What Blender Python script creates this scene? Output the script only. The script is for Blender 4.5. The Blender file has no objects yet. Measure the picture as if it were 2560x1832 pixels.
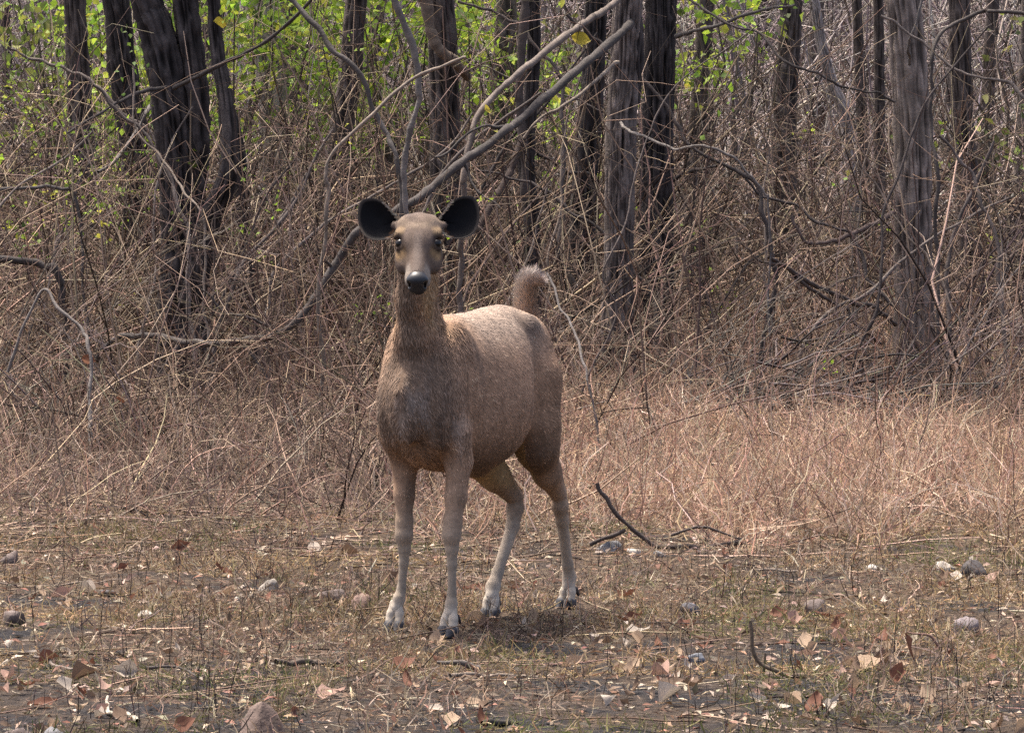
import bpy, math
import numpy as np
from mathutils import Vector, Matrix

# ------------------------------------------------------------------ camera, sky, sun, exposure
sc = bpy.context.scene
C = sc.collection
CAM_H, CAM_D, FPX = 1.85, 18.0, 12492.0          # camera height, metres to the doe, focal length in photo pixels
HZ = 310.0                                        # photo row of the horizon
cam_d = bpy.data.cameras.new('camera'); cam = bpy.data.objects.new('camera', cam_d); C.objects.link(cam)
cam.location = (0, -CAM_D, CAM_H); cam.rotation_euler = (math.radians(90), 0, 0)
cam_d.sensor_width = 36.0; cam_d.lens = 36.0 * FPX / 2560.0
cam_d.shift_y = -(916.0 - HZ) / 2560.0
cam_d.clip_start = 0.5; cam_d.clip_end = 2000
sc.camera = cam

SUN = Vector((-0.34, 0.30, 1.20)).normalized()    # towards the sun: high, behind the doe, a little left
w = bpy.data.worlds.new('World'); sc.world = w; w.use_nodes = True
nt = w.node_tree; nt.nodes.clear()
sky = nt.nodes.new('ShaderNodeTexSky'); sky.sky_type = 'NISHITA'; sky.sun_disc = False
sky.sun_elevation = math.asin(SUN.z); sky.sun_rotation = math.atan2(SUN.x, SUN.y)
sky.air_density = 0.6; sky.dust_density = 6.0; sky.ozone_density = 1.0
bg = nt.nodes.new('ShaderNodeBackground'); bg.inputs['Strength'].default_value = 0.15
wo = nt.nodes.new('ShaderNodeOutputWorld')
nt.links.new(sky.outputs[0], bg.inputs[0]); nt.links.new(bg.outputs[0], wo.inputs[0])
sun_d = bpy.data.lights.new('sun', 'SUN'); sun_d.energy = 2.6; sun_d.angle = math.radians(6.0)
sun_d.color = (1.0, 0.93, 0.82)
sun = bpy.data.objects.new('sun', sun_d); C.objects.link(sun)
sun.rotation_euler = SUN.to_track_quat('Z', 'Y').to_euler(); sun.location = (-10, 10, 22)
sc.view_settings.view_transform = 'Standard'; sc.view_settings.look = 'None'
sc.view_settings.exposure = 1.36; sc.view_settings.gamma = 1.0
sc.render.engine = 'CYCLES'
cy = sc.cycles
cy.max_bounces = 5; cy.diffuse_bounces = 3; cy.glossy_bounces = 2; cy.transmission_bounces = 3
cy.caustics_reflective = False; cy.caustics_refractive = False
cy.sample_clamp_indirect = 3.0; cy.sample_clamp_direct = 12.0; cy.use_denoising = False; cy.use_adaptive_sampling = False

# ------------------------------------------------------------------ helpers
def W(px, py, d):
    """photo pixel at d metres from the camera -> world point"""
    return np.array([(px - 1280.0) / FPX * d, d - CAM_D, CAM_H - (py - HZ) / FPX * d])

def hash3(i, j, k, seed):
    h = (i * 374761393 + j * 668265263 + k * 2147483647 + seed * 974634541) & 0xFFFFFFFF
    h = ((h ^ (h >> 13)) * 1274126177) & 0xFFFFFFFF
    h = ((h ^ (h >> 16)) * 2246822519) & 0xFFFFFFFF
    return ((h ^ (h >> 15)) & 0xFFFFFF) / float(0xFFFFFF)

def vnoise(p, seed=0):
    p = np.asarray(p, dtype=np.float64)
    i = np.floor(p).astype(np.int64); f = p - i; f = f * f * (3 - 2 * f)
    r = 0
    for a in (0, 1):
        for b in (0, 1):
            for c in (0, 1):
                wgt = (f[..., 0] if a else 1 - f[..., 0]) * (f[..., 1] if b else 1 - f[..., 1]) * (f[..., 2] if c else 1 - f[..., 2])
                r = r + wgt * hash3(i[..., 0] + a, i[..., 1] + b, i[..., 2] + c, seed)
    return r

def fbm(p, seed=0, o=3):
    p = np.asarray(p, dtype=np.float64); s = 0; a = 0.5; n = 0
    for q in range(o):
        s = s + a * vnoise(p * 2 ** q, seed + q * 17); n += a; a *= 0.5
    return s / n

def ground_z(x, y):
    x = np.asarray(x, dtype=np.float64); y = np.asarray(y, dtype=np.float64)
    p = np.stack([x * 0.5, y * 0.5, np.zeros_like(x)], -1)
    r = np.hypot(x, y - 0.5)
    far = np.clip((r - 1.6) / 4.0, 0, 1)
    z = (fbm(p, 3) - 0.5) * 0.22 * far
    q = np.stack([x * 6.0, y * 6.0, np.zeros_like(x)], -1)
    z = z + (fbm(q, 9) - 0.5) * 0.035 * (0.35 + 0.65 * np.clip((r - 0.3) / 2, 0, 1))
    hill = np.clip(y - 34.0, 0, None)
    z = z + np.minimum(hill * 0.085, 10.0) * np.clip(hill / 25.0, 0, 1)
    return z

def mk(name, V, F, mat, parent=None, col=None, smooth=False, kind=None, link=True):
    V = np.ascontiguousarray(np.asarray(V, dtype=np.float32).reshape(-1, 3))
    F = np.ascontiguousarray(np.asarray(F, dtype=np.int32))
    me = bpy.data.meshes.new(name)
    me.vertices.add(len(V)); me.vertices.foreach_set('co', V.ravel())
    k = F.shape[1]
    me.loops.add(F.size); me.loops.foreach_set('vertex_index', F.ravel())
    me.polygons.add(len(F)); me.polygons.foreach_set('loop_start', np.arange(0, F.size, k, dtype=np.int32))
    if col is not None:
        ca = me.color_attributes.new('Col', 'FLOAT_COLOR', 'POINT')
        c4 = np.ones((len(V), 4), dtype=np.float32); c4[:, :3] = np.asarray(col, dtype=np.float32).reshape(-1, 3)
        ca.data.foreach_set('color', c4.ravel())
    me.update(calc_edges=True)
    if smooth:
        me.polygons.foreach_set('use_smooth', np.ones(len(F), dtype=bool))
    me.materials.append(mat)
    o = bpy.data.objects.new(name, me)
    if link: C.objects.link(o)
    if parent is not None: o.parent = parent
    if kind: o['kind'] = kind
    return o

def tag(o, label, cat, group=None):
    o['label'] = label; o['category'] = cat
    if group: o['group'] = group
    return o

def empty(name, loc, label=None, cat=None, group=None):
    o = bpy.data.objects.new(name, None); C.objects.link(o); o.location = [float(t) for t in loc]
    o.empty_display_size = 0.1
    if label: tag(o, label, cat, group)
    return o

def norm(a):
    return a / np.maximum(np.linalg.norm(a, axis=-1, keepdims=True), 1e-9)

def tubes(P, R, k=4, cap=False):
    """P (N,n,3), R (N,n) -> verts, quads ; one tube per strand"""
    P = np.asarray(P, float); R = np.asarray(R, float)
    N, n, _ = P.shape
    T = np.gradient(P, axis=1); T = norm(T)
    m = norm(T.mean(axis=1))
    ref = np.where(np.abs(m[:, 2:3]) < 0.8, np.array([[0, 0, 1.0]]), np.array([[1.0, 0, 0]]))[:, None, :]
    S = norm(np.cross(T, np.broadcast_to(ref, T.shape))); U = np.cross(S, T)
    a = np.arange(k) * 2 * math.pi / k
    V = P[:, :, None, :] + R[:, :, None, None] * (np.cos(a)[None, None, :, None] * S[:, :, None, :] + np.sin(a)[None, None, :, None] * U[:, :, None, :])
    base = (np.arange(N) * n * k)[:, None, None] + (np.arange(n - 1) * k)[None, :, None]
    j = np.arange(k)[None, None, :]; j2 = (j + 1) % k
    F = np.stack([base + j, base + j2, base + k + j2, base + k + j], -1).reshape(-1, 4)
    return V.reshape(-1, 3), F

def ribbons(P, Wd, side):
    """P (N,n,3), Wd (N,n) half widths, side (N,3) -> verts, quads"""
    N, n, _ = P.shape
    T = norm(np.gradient(P, axis=1))
    S = norm(np.cross(T, np.broadcast_to(side[:, None, :], T.shape)))
    V = np.stack([P - S * Wd[..., None], P + S * Wd[..., None]], 2)
    base = (np.arange(N) * n * 2)[:, None] + (np.arange(n - 1) * 2)[None, :]
    F = np.stack([base, base + 1, base + 3, base + 2], -1).reshape(-1, 4)
    return V.reshape(-1, 3), F

def percol(c, per):
    return np.repeat(np.asarray(c, float), per, axis=0)

def catmull(pts, n):
    pts = np.asarray(pts, float)
    P = np.vstack([2 * pts[0] - pts[1], pts, 2 * pts[-1] - pts[-2]])
    seg = len(pts) - 1
    t = np.linspace(0, seg, n); i = np.minimum(t.astype(int), seg - 1); f = (t - i)[:, None]
    p0, p1, p2, p3 = P[i], P[i + 1], P[i + 2], P[i + 3]
    return 0.5 * (2 * p1 + (p2 - p0) * f + (2 * p0 - 5 * p1 + 4 * p2 - p3) * f ** 2 + (3 * p1 - p0 - 3 * p2 + p3) * f ** 3)

def pick(rng, cols, n, jit=0.18):
    cols = np.asarray(cols, float)
    c = cols[rng.integers(0, len(cols), n)]
    return np.clip(c * (1 + jit * rng.standard_normal((n, 1))) * (1 + 0.05 * rng.standard_normal((n, 3))), 0.004, 0.9)

# ------------------------------------------------------------------ materials
def mat_attr(name, rough=0.85, trans=0.0, spec=0.2, nscale=None, namp=0.3, bump=0.0, bscale=80.0):
    m = bpy.data.materials.new(name); m.use_nodes = True
    t = m.node_tree; b = t.nodes['Principled BSDF']; out = t.nodes['Material Output']
    b.inputs['Roughness'].default_value = rough; b.inputs['Specular IOR Level'].default_value = spec
    a = t.nodes.new('ShaderNodeVertexColor'); a.layer_name = 'Col'
    colr = a.outputs['Color']
    if nscale:
        tc = t.nodes.new('ShaderNodeTexCoord')
        n = t.nodes.new('ShaderNodeTexNoise'); n.inputs['Scale'].default_value = nscale; n.inputs['Detail'].default_value = 5
        t.links.new(tc.outputs['Object'], n.inputs['Vector'])
        mr = t.nodes.new('ShaderNodeMapRange'); mr.inputs[1].default_value = 0.25; mr.inputs[2].default_value = 0.75
        mr.inputs[3].default_value = 1 - namp; mr.inputs[4].default_value = 1 + namp
        t.links.new(n.outputs['Fac'], mr.inputs[0])
        mx = t.nodes.new('ShaderNodeVectorMath'); mx.operation = 'SCALE'
        t.links.new(colr, mx.inputs[0]); t.links.new(mr.outputs[0], mx.inputs['Scale'])
        colr = mx.outputs[0]
        if bump:
            n2 = t.nodes.new('ShaderNodeTexNoise'); n2.inputs['Scale'].default_value = bscale; n2.inputs['Detail'].default_value = 4
            t.links.new(tc.outputs['Object'], n2.inputs['Vector'])
            bp = t.nodes.new('ShaderNodeBump'); bp.inputs['Strength'].default_value = bump; bp.inputs['Distance'].default_value = 0.01
            t.links.new(n2.outputs['Fac'], bp.inputs['Height']); t.links.new(bp.outputs[0], b.inputs['Normal'])
    t.links.new(colr, b.inputs['Base Color'])
    if trans > 0:
        tr = t.nodes.new('ShaderNodeBsdfTranslucent'); t.links.new(colr, tr.inputs['Color'])
        ms = t.nodes.new('ShaderNodeMixShader'); ms.inputs[0].default_value = trans
        t.links.new(b.outputs[0], ms.inputs[1]); t.links.new(tr.outputs[0], ms.inputs[2]); t.links.new(ms.outputs[0], out.inputs[0])
    return m

M_twig = mat_attr('twig_bark', 0.9)
M_straw = mat_attr('dry_straw', 0.8, trans=0.35)
M_leaf = mat_attr('green_leaf', 0.6, trans=0.5, spec=0.3)
M_dry = mat_attr('dry_leaf', 0.75, trans=0.2, nscale=30, namp=0.35)
M_bark = mat_attr('trunk_bark', 0.95, spec=0.15, nscale=14, namp=0.4, bump=0.6, bscale=60)
M_limb = mat_attr('limb_bark', 0.85, spec=0.25, nscale=25, namp=0.3, bump=0.4, bscale=90)
M_fur = mat_attr('fur', 0.75, spec=0.25)
M_skin = mat_attr('hide', 0.85, spec=0.15, nscale=60, namp=0.22)
M_hoof = mat_attr('horn', 0.75, spec=0.25, nscale=50, namp=0.2)
M_nose = mat_attr('wet_nose', 0.42, spec=0.45)
M_eye = mat_attr('eye_gloss', 0.22, spec=0.35)
M_ear = mat_attr('ear_hide', 0.8, spec=0.08)
M_stone = mat_attr('stone', 0.85, spec=0.3, nscale=35, namp=0.4, bump=0.5, bscale=70)

def mat_ground():
    m = bpy.data.materials.new('forest_soil'); m.use_nodes = True
    t = m.node_tree; b = t.nodes['Principled BSDF']; b.inputs['Roughness'].default_value = 0.95
    b.inputs['Specular IOR Level'].default_value = 0.1
    tc = t.nodes.new('ShaderNodeTexCoord')
    def noise(s, d, r=0.6):
        n = t.nodes.new('ShaderNodeTexNoise'); n.inputs['Scale'].default_value = s; n.inputs['Detail'].default_value = d; n.inputs['Roughness'].default_value = r
        t.links.new(tc.outputs['Object'], n.inputs['Vector']); return n.outputs['Fac']
    def ramp(f, stops):
        r = t.nodes.new('ShaderNodeValToRGB'); el = r.color_ramp.elements
        while len(el) < len(stops): el.new(0.5)
        for e, (p, c) in zip(el, stops): e.position = p; e.color = (*c, 1)
        t.links.new(f, r.inputs[0]); return r.outputs[0]
    c1 = ramp(noise(26, 6, 0.7), [(0.32, (0.020, 0.015, 0.012)), (0.48, (0.065, 0.046, 0.033)), (0.60, (0.135, 0.097, 0.066)), (0.76, (0.25, 0.185, 0.13))])
    c2 = ramp(noise(40, 5, 0.7), [(0.3, (0.012, 0.011, 0.012)), (0.55, (0.035, 0.032, 0.032)), (0.75, (0.11, 0.10, 0.095))])
    f = ramp(noise(1.3, 4, 0.6), [(0.50, (0, 0, 0)), (0.64, (1, 1, 1))])
    sx = t.nodes.new('ShaderNodeSeparateXYZ'); t.links.new(tc.outputs['Object'], sx.inputs[0])
    my = t.nodes.new('ShaderNodeMapRange'); my.inputs[1].default_value = 0.3; my.inputs[2].default_value = -1.2; my.inputs[3].default_value = 0.0; my.inputs[4].default_value = 0.7
    t.links.new(sx.outputs['Y'], my.inputs[0])
    ad = t.nodes.new('ShaderNodeMath'); ad.operation = 'MULTIPLY_ADD'; ad.use_clamp = True
    nf = ramp(noise(2.6, 4, 0.65), [(0.35, (0.15, 0.15, 0.15)), (0.6, (1.2, 1.2, 1.2))])
    t.links.new(my.outputs[0], ad.inputs[0]); t.links.new(nf, ad.inputs[1]); t.links.new(f, ad.inputs[2])
    f = ad.outputs[0]
    mx = t.nodes.new('ShaderNodeMix'); mx.data_type = 'RGBA'
    t.links.new(f, mx.inputs[0]); t.links.new(c1, mx.inputs[6]); t.links.new(c2, mx.inputs[7])
    t.links.new(mx.outputs[2], b.inputs['Base Color'])
    bp = t.nodes.new('ShaderNodeBump'); bp.inputs['Strength'].default_value = 0.9; bp.inputs['Distance'].default_value = 0.02
    t.links.new(noise(60, 6, 0.7), bp.inputs['Height']); t.links.new(bp.outputs[0], b.inputs['Normal'])
    return m
M_ground = mat_ground()

# ------------------------------------------------------------------ ground
def spaced(a, b, dense0, dense1, nd, nc):
    lo = dense0 - np.geomspace(1, 1 + (dense0 - a), nc)[::-1] + 1
    hi = dense1 + np.geomspace(1, 1 + (b - dense1), nc) - 1
    return np.concatenate([lo[:-1], np.linspace(dense0, dense1, nd), hi[1:]])
gx = spaced(-300, 300, -3.2, 3.2, 115, 30)
gy = spaced(-60, 600, -5.0, 16.0, 230, 40)
GX, GY = np.meshgrid(gx, gy)
GZ = ground_z(GX, GY)
nx, ny = len(gx), len(gy)
idx = np.arange(nx * ny).reshape(ny, nx)
F = np.stack([idx[:-1, :-1], idx[:-1, 1:], idx[1:, 1:], idx[1:, :-1]], -1).reshape(-1, 4)
g = mk('ground', np.stack([GX, GY, GZ], -1), F, M_ground, smooth=True, kind='structure')

# ------------------------------------------------------------------ the doe: implicit surface -> mesh
YAW = math.radians(23.0)
A2 = np.array([math.sin(YAW), math.cos(YAW)]); L2 = np.array([math.cos(YAW), -math.sin(YAW)])
O2 = np.array([-0.322, 0.14])
def loc2world(p):
    p = np.asarray(p, float)
    xy = O2 + p[..., 0:1] * A2 + p[..., 1:2] * L2
    return np.concatenate([xy, p[..., 2:3]], -1)
def world2loc(p):
    p = np.asarray(p, float); r = p[..., :2] - O2
    return np.concatenate([(r @ A2)[..., None], (r @ L2)[..., None], p[..., 2:3]], -1)
def wvec2loc(v):
    v = np.asarray(v, float)
    return np.array([v[:2] @ A2, v[:2] @ L2, v[2]])

class Field:
    def __init__(s, lo, hi, h):
        s.lo = np.array(lo, float); s.h = h
        s.n = np.ceil((np.array(hi) - s.lo) / h).astype(int) + 1
        s.f = np.full(s.n, 0.3, dtype=np.float32)
        s.ax = [(s.lo[i] + h * np.arange(s.n[i])).astype(np.float32) for i in range(3)]
    def box(s, lo, hi):
        i0 = np.clip(np.floor((np.array(lo) - s.lo) / s.h).astype(int), 0, s.n); i1 = np.clip(np.ceil((np.array(hi) - s.lo) / s.h).astype(int) + 1, 0, s.n)
        sl = tuple(slice(a, b) for a, b in zip(i0, i1))
        g = np.meshgrid(*[s.ax[i][sl[i]] for i in range(3)], indexing='ij', sparse=True)
        return sl, g
    def add(s, lo, hi, fn, k, sub=False):
        m = 0.06 + k
        sl, g = s.box(np.array(lo) - m, np.array(hi) + m)
        d = fn(*g).astype(np.float32); f = s.f[sl]
        if sub:
            d = -d; h = np.clip(0.5 - 0.5 * (f - d) / k, 0, 1); s.f[sl] = f + (d - f) * h + k * h * (1 - h)
        else:
            h = np.clip(0.5 + 0.5 * (d - f) / k, 0, 1); s.f[sl] = d + (f - d) * h - k * h * (1 - h)
    def cone(s, a, b, ra, rb, k=0.03, sub=False):
        a = np.array(a, float); b = np.array(b, float); r = max(ra, rb); ba = b - a; L = float(ba @ ba) + 1e-9
        def fn(x, y, z):
            t = np.clip(((x - a[0]) * ba[0] + (y - a[1]) * ba[1] + (z - a[2]) * ba[2]) / L, 0, 1)
            return np.sqrt((x - a[0] - t * ba[0]) ** 2 + (y - a[1] - t * ba[1]) ** 2 + (z - a[2] - t * ba[2]) ** 2) - (ra + (rb - ra) * t)
        s.add(np.minimum(a, b) - r, np.maximum(a, b) + r, fn, k, sub)
    def chain(s, pts, k=0.02):
        for (p, r), (q, r2) in zip(pts[:-1], pts[1:]): s.cone(p, q, r, r2, k)
    def ell(s, c, ax, rad, k=0.03, sub=False):
        c = np.array(c, float); ax = np.array(ax, float); rad = np.array(rad, float); R = rad.max(); mn = rad.min()
        def fn(x, y, z):
            q = [((x - c[0]) * ax[i][0] + (y - c[1]) * ax[i][1] + (z - c[2]) * ax[i][2]) / rad[i] for i in range(3)]
            k0 = np.sqrt(q[0] ** 2 + q[1] ** 2 + q[2] ** 2) + 1e-6
            k1 = np.sqrt((q[0] / rad[0]) ** 2 + (q[1] / rad[1]) ** 2 + (q[2] / rad[2]) ** 2) + 1e-6
            return k0 * (k0 - 1) / k1
        s.add(c - R, c + R, fn, k, sub)
    def mesh(s):
        f = s.f; ins = f < 0
        n = s.n
        c = np.zeros(n - 1, dtype=np.uint8)
        for a in (0, 1):
            for b in (0, 1):
                for e in (0, 1):
                    c += ins[a:n[0] - 1 + a, b:n[1] - 1 + b, e:n[2] - 1 + e]
        act = (c > 0) & (c < 8)
        ii = np.argwhere(act)
        vid = np.full(n - 1, -1, dtype=np.int64); vid[act] = np.arange(len(ii))
        acc = np.zeros((len(ii), 3)); cnt = np.zeros(len(ii))
        cor = np.array([[a, b, e] for a in (0, 1) for b in (0, 1) for e in (0, 1)])
        val = [f[ii[:, 0] + q[0], ii[:, 1] + q[1], ii[:, 2] + q[2]] for q in cor]
        for p in range(8):
            for q in range(p + 1, 8):
                if np.abs(cor[p] - cor[q]).sum() != 1: continue
                x = (val[p] < 0) != (val[q] < 0)
                t = val[p] / np.where(np.abs(val[p] - val[q]) < 1e-9, 1e-9, val[p] - val[q])
                pt = cor[p] + t[:, None] * (cor[q] - cor[p])
                acc[x] += pt[x]; cnt[x] += 1
        V = s.lo + (ii + acc / cnt[:, None]) * s.h
        Fs = []
        for ax in range(3):
            o1, o2 = [(1, 2), (2, 0), (0, 1)][ax]
            sl0 = [slice(1, -1)] * 3; sl1 = [slice(1, -1)] * 3
            sl0[ax] = slice(0, -1); sl1[ax] = slice(1, None)
            a_, b_ = ins[tuple(sl0)], ins[tuple(sl1)]
            e = np.argwhere(a_ != b_)
            if len(e) == 0: continue
            flip = a_[tuple(e.T)]
            off = np.ones(3, int); off[ax] = 0
            e = e + off
            d1 = np.zeros(3, int); d1[o1] = 1; d2 = np.zeros(3, int); d2[o2] = 1
            q = [vid[tuple((e - d1 - d2).T)], vid[tuple((e - d2).T)], vid[tuple(e.T)], vid[tuple((e - d1).T)]]
            q = np.stack(q, -1); q[~flip] = q[~flip][:, ::-1]
            Fs.append(q)
        Q = np.concatenate(Fs); tr_ = V[Q]; nn_ = np.cross(tr_[:, 2] - tr_[:, 0], tr_[:, 3] - tr_[:, 1])
        if ((tr_.mean(1) - V.mean(0)) * nn_).sum() < 0: Q = Q[:, ::-1]
        return V, Q

I3 = np.eye(3)
# head frame (local coordinates): f along the face to the nose, s to the doe's left, n out of the forehead
HP = math.radians(43)
Hs = wvec2loc([1, 0.0, 0.01]); Hf = wvec2loc([-0.01, -math.cos(HP), -math.sin(HP)]); Hf /= np.linalg.norm(Hf)
Hs = Hs - (Hs @ Hf) * Hf; Hs /= np.linalg.norm(Hs); Hn = np.cross(Hf, Hs)
if Hn[2] < 0: Hn = -Hn
HX = np.array([Hf, Hs, Hn])
HE = world2loc(np.array([-0.334, -0.125, 1.428]))
def H(f, s, n): return HE + f * Hf + s * Hs + n * Hn

# profile of the trunk of the body: u, top, bottom, half width
TP = np.array([(-0.185, 0.905, 0.865, 0.010), (-0.165, 0.98, 0.79, 0.065), (-0.12, 1.03, 0.715, 0.105), (-0.06, 1.075, 0.645, 0.142), (0.03, 1.125, 0.60, 0.158), (0.15, 1.150, 0.58, 0.180),
               (0.30, 1.150, 0.560, 0.202), (0.45, 1.152, 0.555, 0.211), (0.58, 1.165, 0.580, 0.198), (0.70, 1.172, 0.65, 0.162), (0.80, 1.160, 0.72, 0.145),
               (0.89, 1.125, 0.78, 0.118), (0.96, 1.06, 0.87, 0.07), (0.985, 0.98, 0.95, 0.01)])
def build_body():
    fd = Field((-0.56, -0.36, 0.03), (1.27, 0.36, 1.62), 0.007)
    us = TP[:, 0]
    def torso(x, y, z):
        t = np.interp(x.ravel(), us, TP[:, 1]).reshape(x.shape); b = np.interp(x.ravel(), us, TP[:, 2]).reshape(x.shape); wd = np.interp(x.ravel(), us, TP[:, 3]).reshape(x.shape)
        # smooth the table a little
        zc = (t + b) / 2; h = (t - b) / 2
        q = (z - zc) / h
        wz = wd * (1.0 - 0.12 * q)            # wider low, narrower along the back
        r = np.sqrt((y / wz) ** 2 + q ** 2)
        over = np.maximum(np.maximum(us[0] - x, x - us[-1]), 0)
        return (r - 1) * np.minimum(h, wd) * 0.9 + over
    # smoothed profile
    global TPs
    uu = np.linspace(us[0], us[-1], 160); sm = []
    for c in (1, 2, 3):
        v = np.interp(uu, us, TP[:, c]); kern = np.hanning(15); kern /= kern.sum()
        sm.append(np.convolve(np.pad(v, 7, mode='edge'), kern, 'valid'))
    TPold = TP.copy()
    def torso2(x, y, z):
        xr = x.ravel(); t = np.interp(xr, uu, sm[0]).reshape(x.shape); b = np.interp(xr, uu, sm[1]).reshape(x.shape); wd = np.interp(xr, uu, sm[2]).reshape(x.shape)
        zc = (t + b) / 2; h = (t - b) / 2; q = (z - zc) / h
        wz = wd * (1.0 - (0.10 + 0.16 * np.clip((x - 0.6) / 0.25, 0, 1)) * np.clip(q, -1.2, 1.2))
        r = np.sqrt((y / wz) ** 2 + q ** 2)
        over = np.maximum(np.maximum(us[0] - x, x - us[-1]), 0)
        return (r - 1) * np.minimum(h, wd) * 0.9 + over
    fd.add((-0.2, -0.25, 0.5), (1.02, 0.25, 1.2), torso2, 0.02)
    for s in (-1, 1):                                     # shoulders and upper arms
        fd.ell((0.065, s * 0.098, 0.93), I3, (0.125, 0.070, 0.20), 0.05)
        fd.ell((-0.045, s * 0.092, 0.81), I3, (0.080, 0.056, 0.13), 0.05)
        fd.ell((0.185, s * 0.245, 0.84), I3, (0.035, 0.055, 0.20), 0.04, sub=True)
        fd.ell((0.83, s * 0.075, 0.93), I3, (0.15, 0.075, 0.19), 0.06)     # haunches
        fd.ell((0.74, s * 0.105, 1.085), I3, (0.05, 0.030, 0.04), 0.05)    # hip bones
        fd.ell((0.665, s * 0.250, 0.84), I3, (0.075, 0.075, 0.17), 0.06, sub=True)    # hollow of the flank
    # near and off foreleg
    fd.chain([((0.01, 0.112, 0.73), 0.072), ((0.03, 0.126, 0.63), 0.049), ((-0.012, 0.135, 0.50), 0.037), ((-0.040, 0.134, 0.405), 0.0305), ((-0.050, 0.133, 0.365), 0.0305), ((-0.045, 0.133, 0.315), 0.023)], 0.022)
    fd.chain([((-0.045, 0.133, 0.315), 0.023), ((-0.044, 0.133, 0.26), 0.0165), ((-0.044, 0.133, 0.16), 0.0155), ((-0.050, 0.133, 0.118), 0.0215), ((-0.060, 0.133, 0.085), 0.022)], 0.012)
    fd.chain([((0.03, -0.115, 0.73), 0.076), ((0.085, -0.112, 0.63), 0.050), ((0.068, -0.106, 0.50), 0.036), ((0.058, -0.102, 0.395), 0.0285), ((0.053, -0.101, 0.350), 0.029), ((0.058, -0.102, 0.30), 0.0225)], 0.022)
    fd.chain([((0.058, -0.102, 0.30), 0.0225), ((0.058, -0.104, 0.25), 0.0165), ((0.056, -0.112, 0.155), 0.0155), ((0.048, -0.118, 0.120), 0.0215), ((0.040, -0.127, 0.085), 0.022)], 0.012)
    # hind legs: thigh, gaskin, hock, cannon
    fd.chain([((0.84, 0.075, 0.88), 0.115), ((0.80, 0.10, 0.70), 0.095), ((0.80, 0.115, 0.625), 0.074), ((0.875, 0.122, 0.53), 0.048), ((0.975, 0.128, 0.44), 0.030)], 0.04)
    fd.chain([((0.89, 0.135, 0.55), 0.03), ((1.012, 0.128, 0.462), 0.014)], 0.02)
    fd.chain([((1.005, 0.128, 0.448), 0.019), ((0.99, 0.128, 0.40), 0.031), ((1.015, 0.127, 0.34), 0.0235), ((1.075, 0.124, 0.17), 0.0195), ((1.095, 0.123, 0.118), 0.0255), ((1.088, 0.122, 0.085), 0.024)], 0.014)
    fd.chain([((0.82, -0.075, 0.88), 0.112), ((0.66, -0.085, 0.68), 0.095), ((0.63, -0.06, 0.61), 0.078), ((0.70, -0.02, 0.53), 0.052), ((0.80, 0.02, 0.44), 0.031)], 0.04)
    fd.chain([((0.72, -0.012, 0.55), 0.03), ((0.838, 0.02, 0.462), 0.014)], 0.02)
    fd.chain([((0.832, 0.02, 0.448), 0.019), ((0.808, 0.02, 0.40), 0.032), ((0.785, 0.018, 0.33), 0.0245), ((0.675, 0.004, 0.165), 0.0205), ((0.638, 0.002, 0.118), 0.026), ((0.618, 0.005, 0.085), 0.024)], 0.014)
    # neck
    fd.chain([((-0.03, 0.0, 0.93), 0.105), ((-0.095, 0.012, 1.08), 0.071), ((-0.145, 0.030, 1.22), 0.060), ((-0.180, 0.048, 1.36), 0.062)], 0.035)
    fd.chain([((0.06, 0.0, 1.02), 0.080), ((-0.02, 0.010, 1.13), 0.060), ((-0.085, 0.033, 1.28), 0.052), ((-0.125, 0.052, 1.41), 0.052)], 0.035)
    fd.ell((-0.155, 0.0, 0.82), I3, (0.05, 0.06, 0.12), 0.05)           # brisket
    # head
    fd.ell(H(-0.055, 0, -0.006), HX, (0.080, 0.074, 0.064), 0.02)
    fd.ell(H(0.00, 0, 0.012), HX, (0.085, 0.066, 0.050), 0.02)
    fd.cone(H(0.03, 0, -0.018), H(0.175, 0, -0.012), 0.056, 0.036, 0.02)
    fd.cone(H(0.05, 0, 0.012), H(0.17, 0, 0.006), 0.034, 0.024, 0.012)
    for s in (-1, 1):
        fd.ell(H(0.035, s * 0.056, -0.040), HX, (0.080, 0.030, 0.040), 0.02)
        fd.ell(H(0.085, s * 0.060, 0.012), HX, (0.040, 0.014, 0.016), 0.02, sub=True)      # hollow below the eye
        fd.ell(H(-0.018, s * 0.066, 0.026), HX, (0.026, 0.020, 0.014), 0.012)    # brow
        fd.cone(H(0.05, s * 0.050, -0.012), H(0.10, s * 0.040, -0.030), 0.020, 0.012, 0.02)
        fd.ell(H(-0.070, s * 0.042, 0.038), HX, (0.024, 0.022, 0.014), 0.022)     # bumps on the crown
        fd.cone(H(-0.058, s * 0.045, 0.008), H(-0.070, s * 0.088, 0.014), 0.032, 0.014, 0.025)   # ear roots
        fd.ell(H(0.165, s * 0.030, -0.026), HX, (0.034, 0.016, 0.022), 0.014)     # lips
        fd.ell(H(0.020, s * 0.076, 0.020), HX, (0.021, 0.015, 0.012), 0.007, sub=True)          # eye sockets
        fd.cone(H(-0.010, s * 0.050, 0.036), H(-0.006, s * 0.084, 0.016), 0.010, 0.008, 0.006)      # upper lid
        fd.cone(H(0.040, s * 0.050, 0.018), H(0.038, s * 0.076, 0.000), 0.008, 0.006, 0.008)       # lower lid
        fd.cone(H(0.050, s * 0.071, 0.000), H(0.085, s * 0.061, -0.010), 0.006, 0.004, 0.008, sub=True)  # gland slit
    fd.cone(H(-0.03, 0, -0.062), H(0.155, 0, -0.040), 0.042, 0.024, 0.03)
    return fd.mesh()

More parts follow.
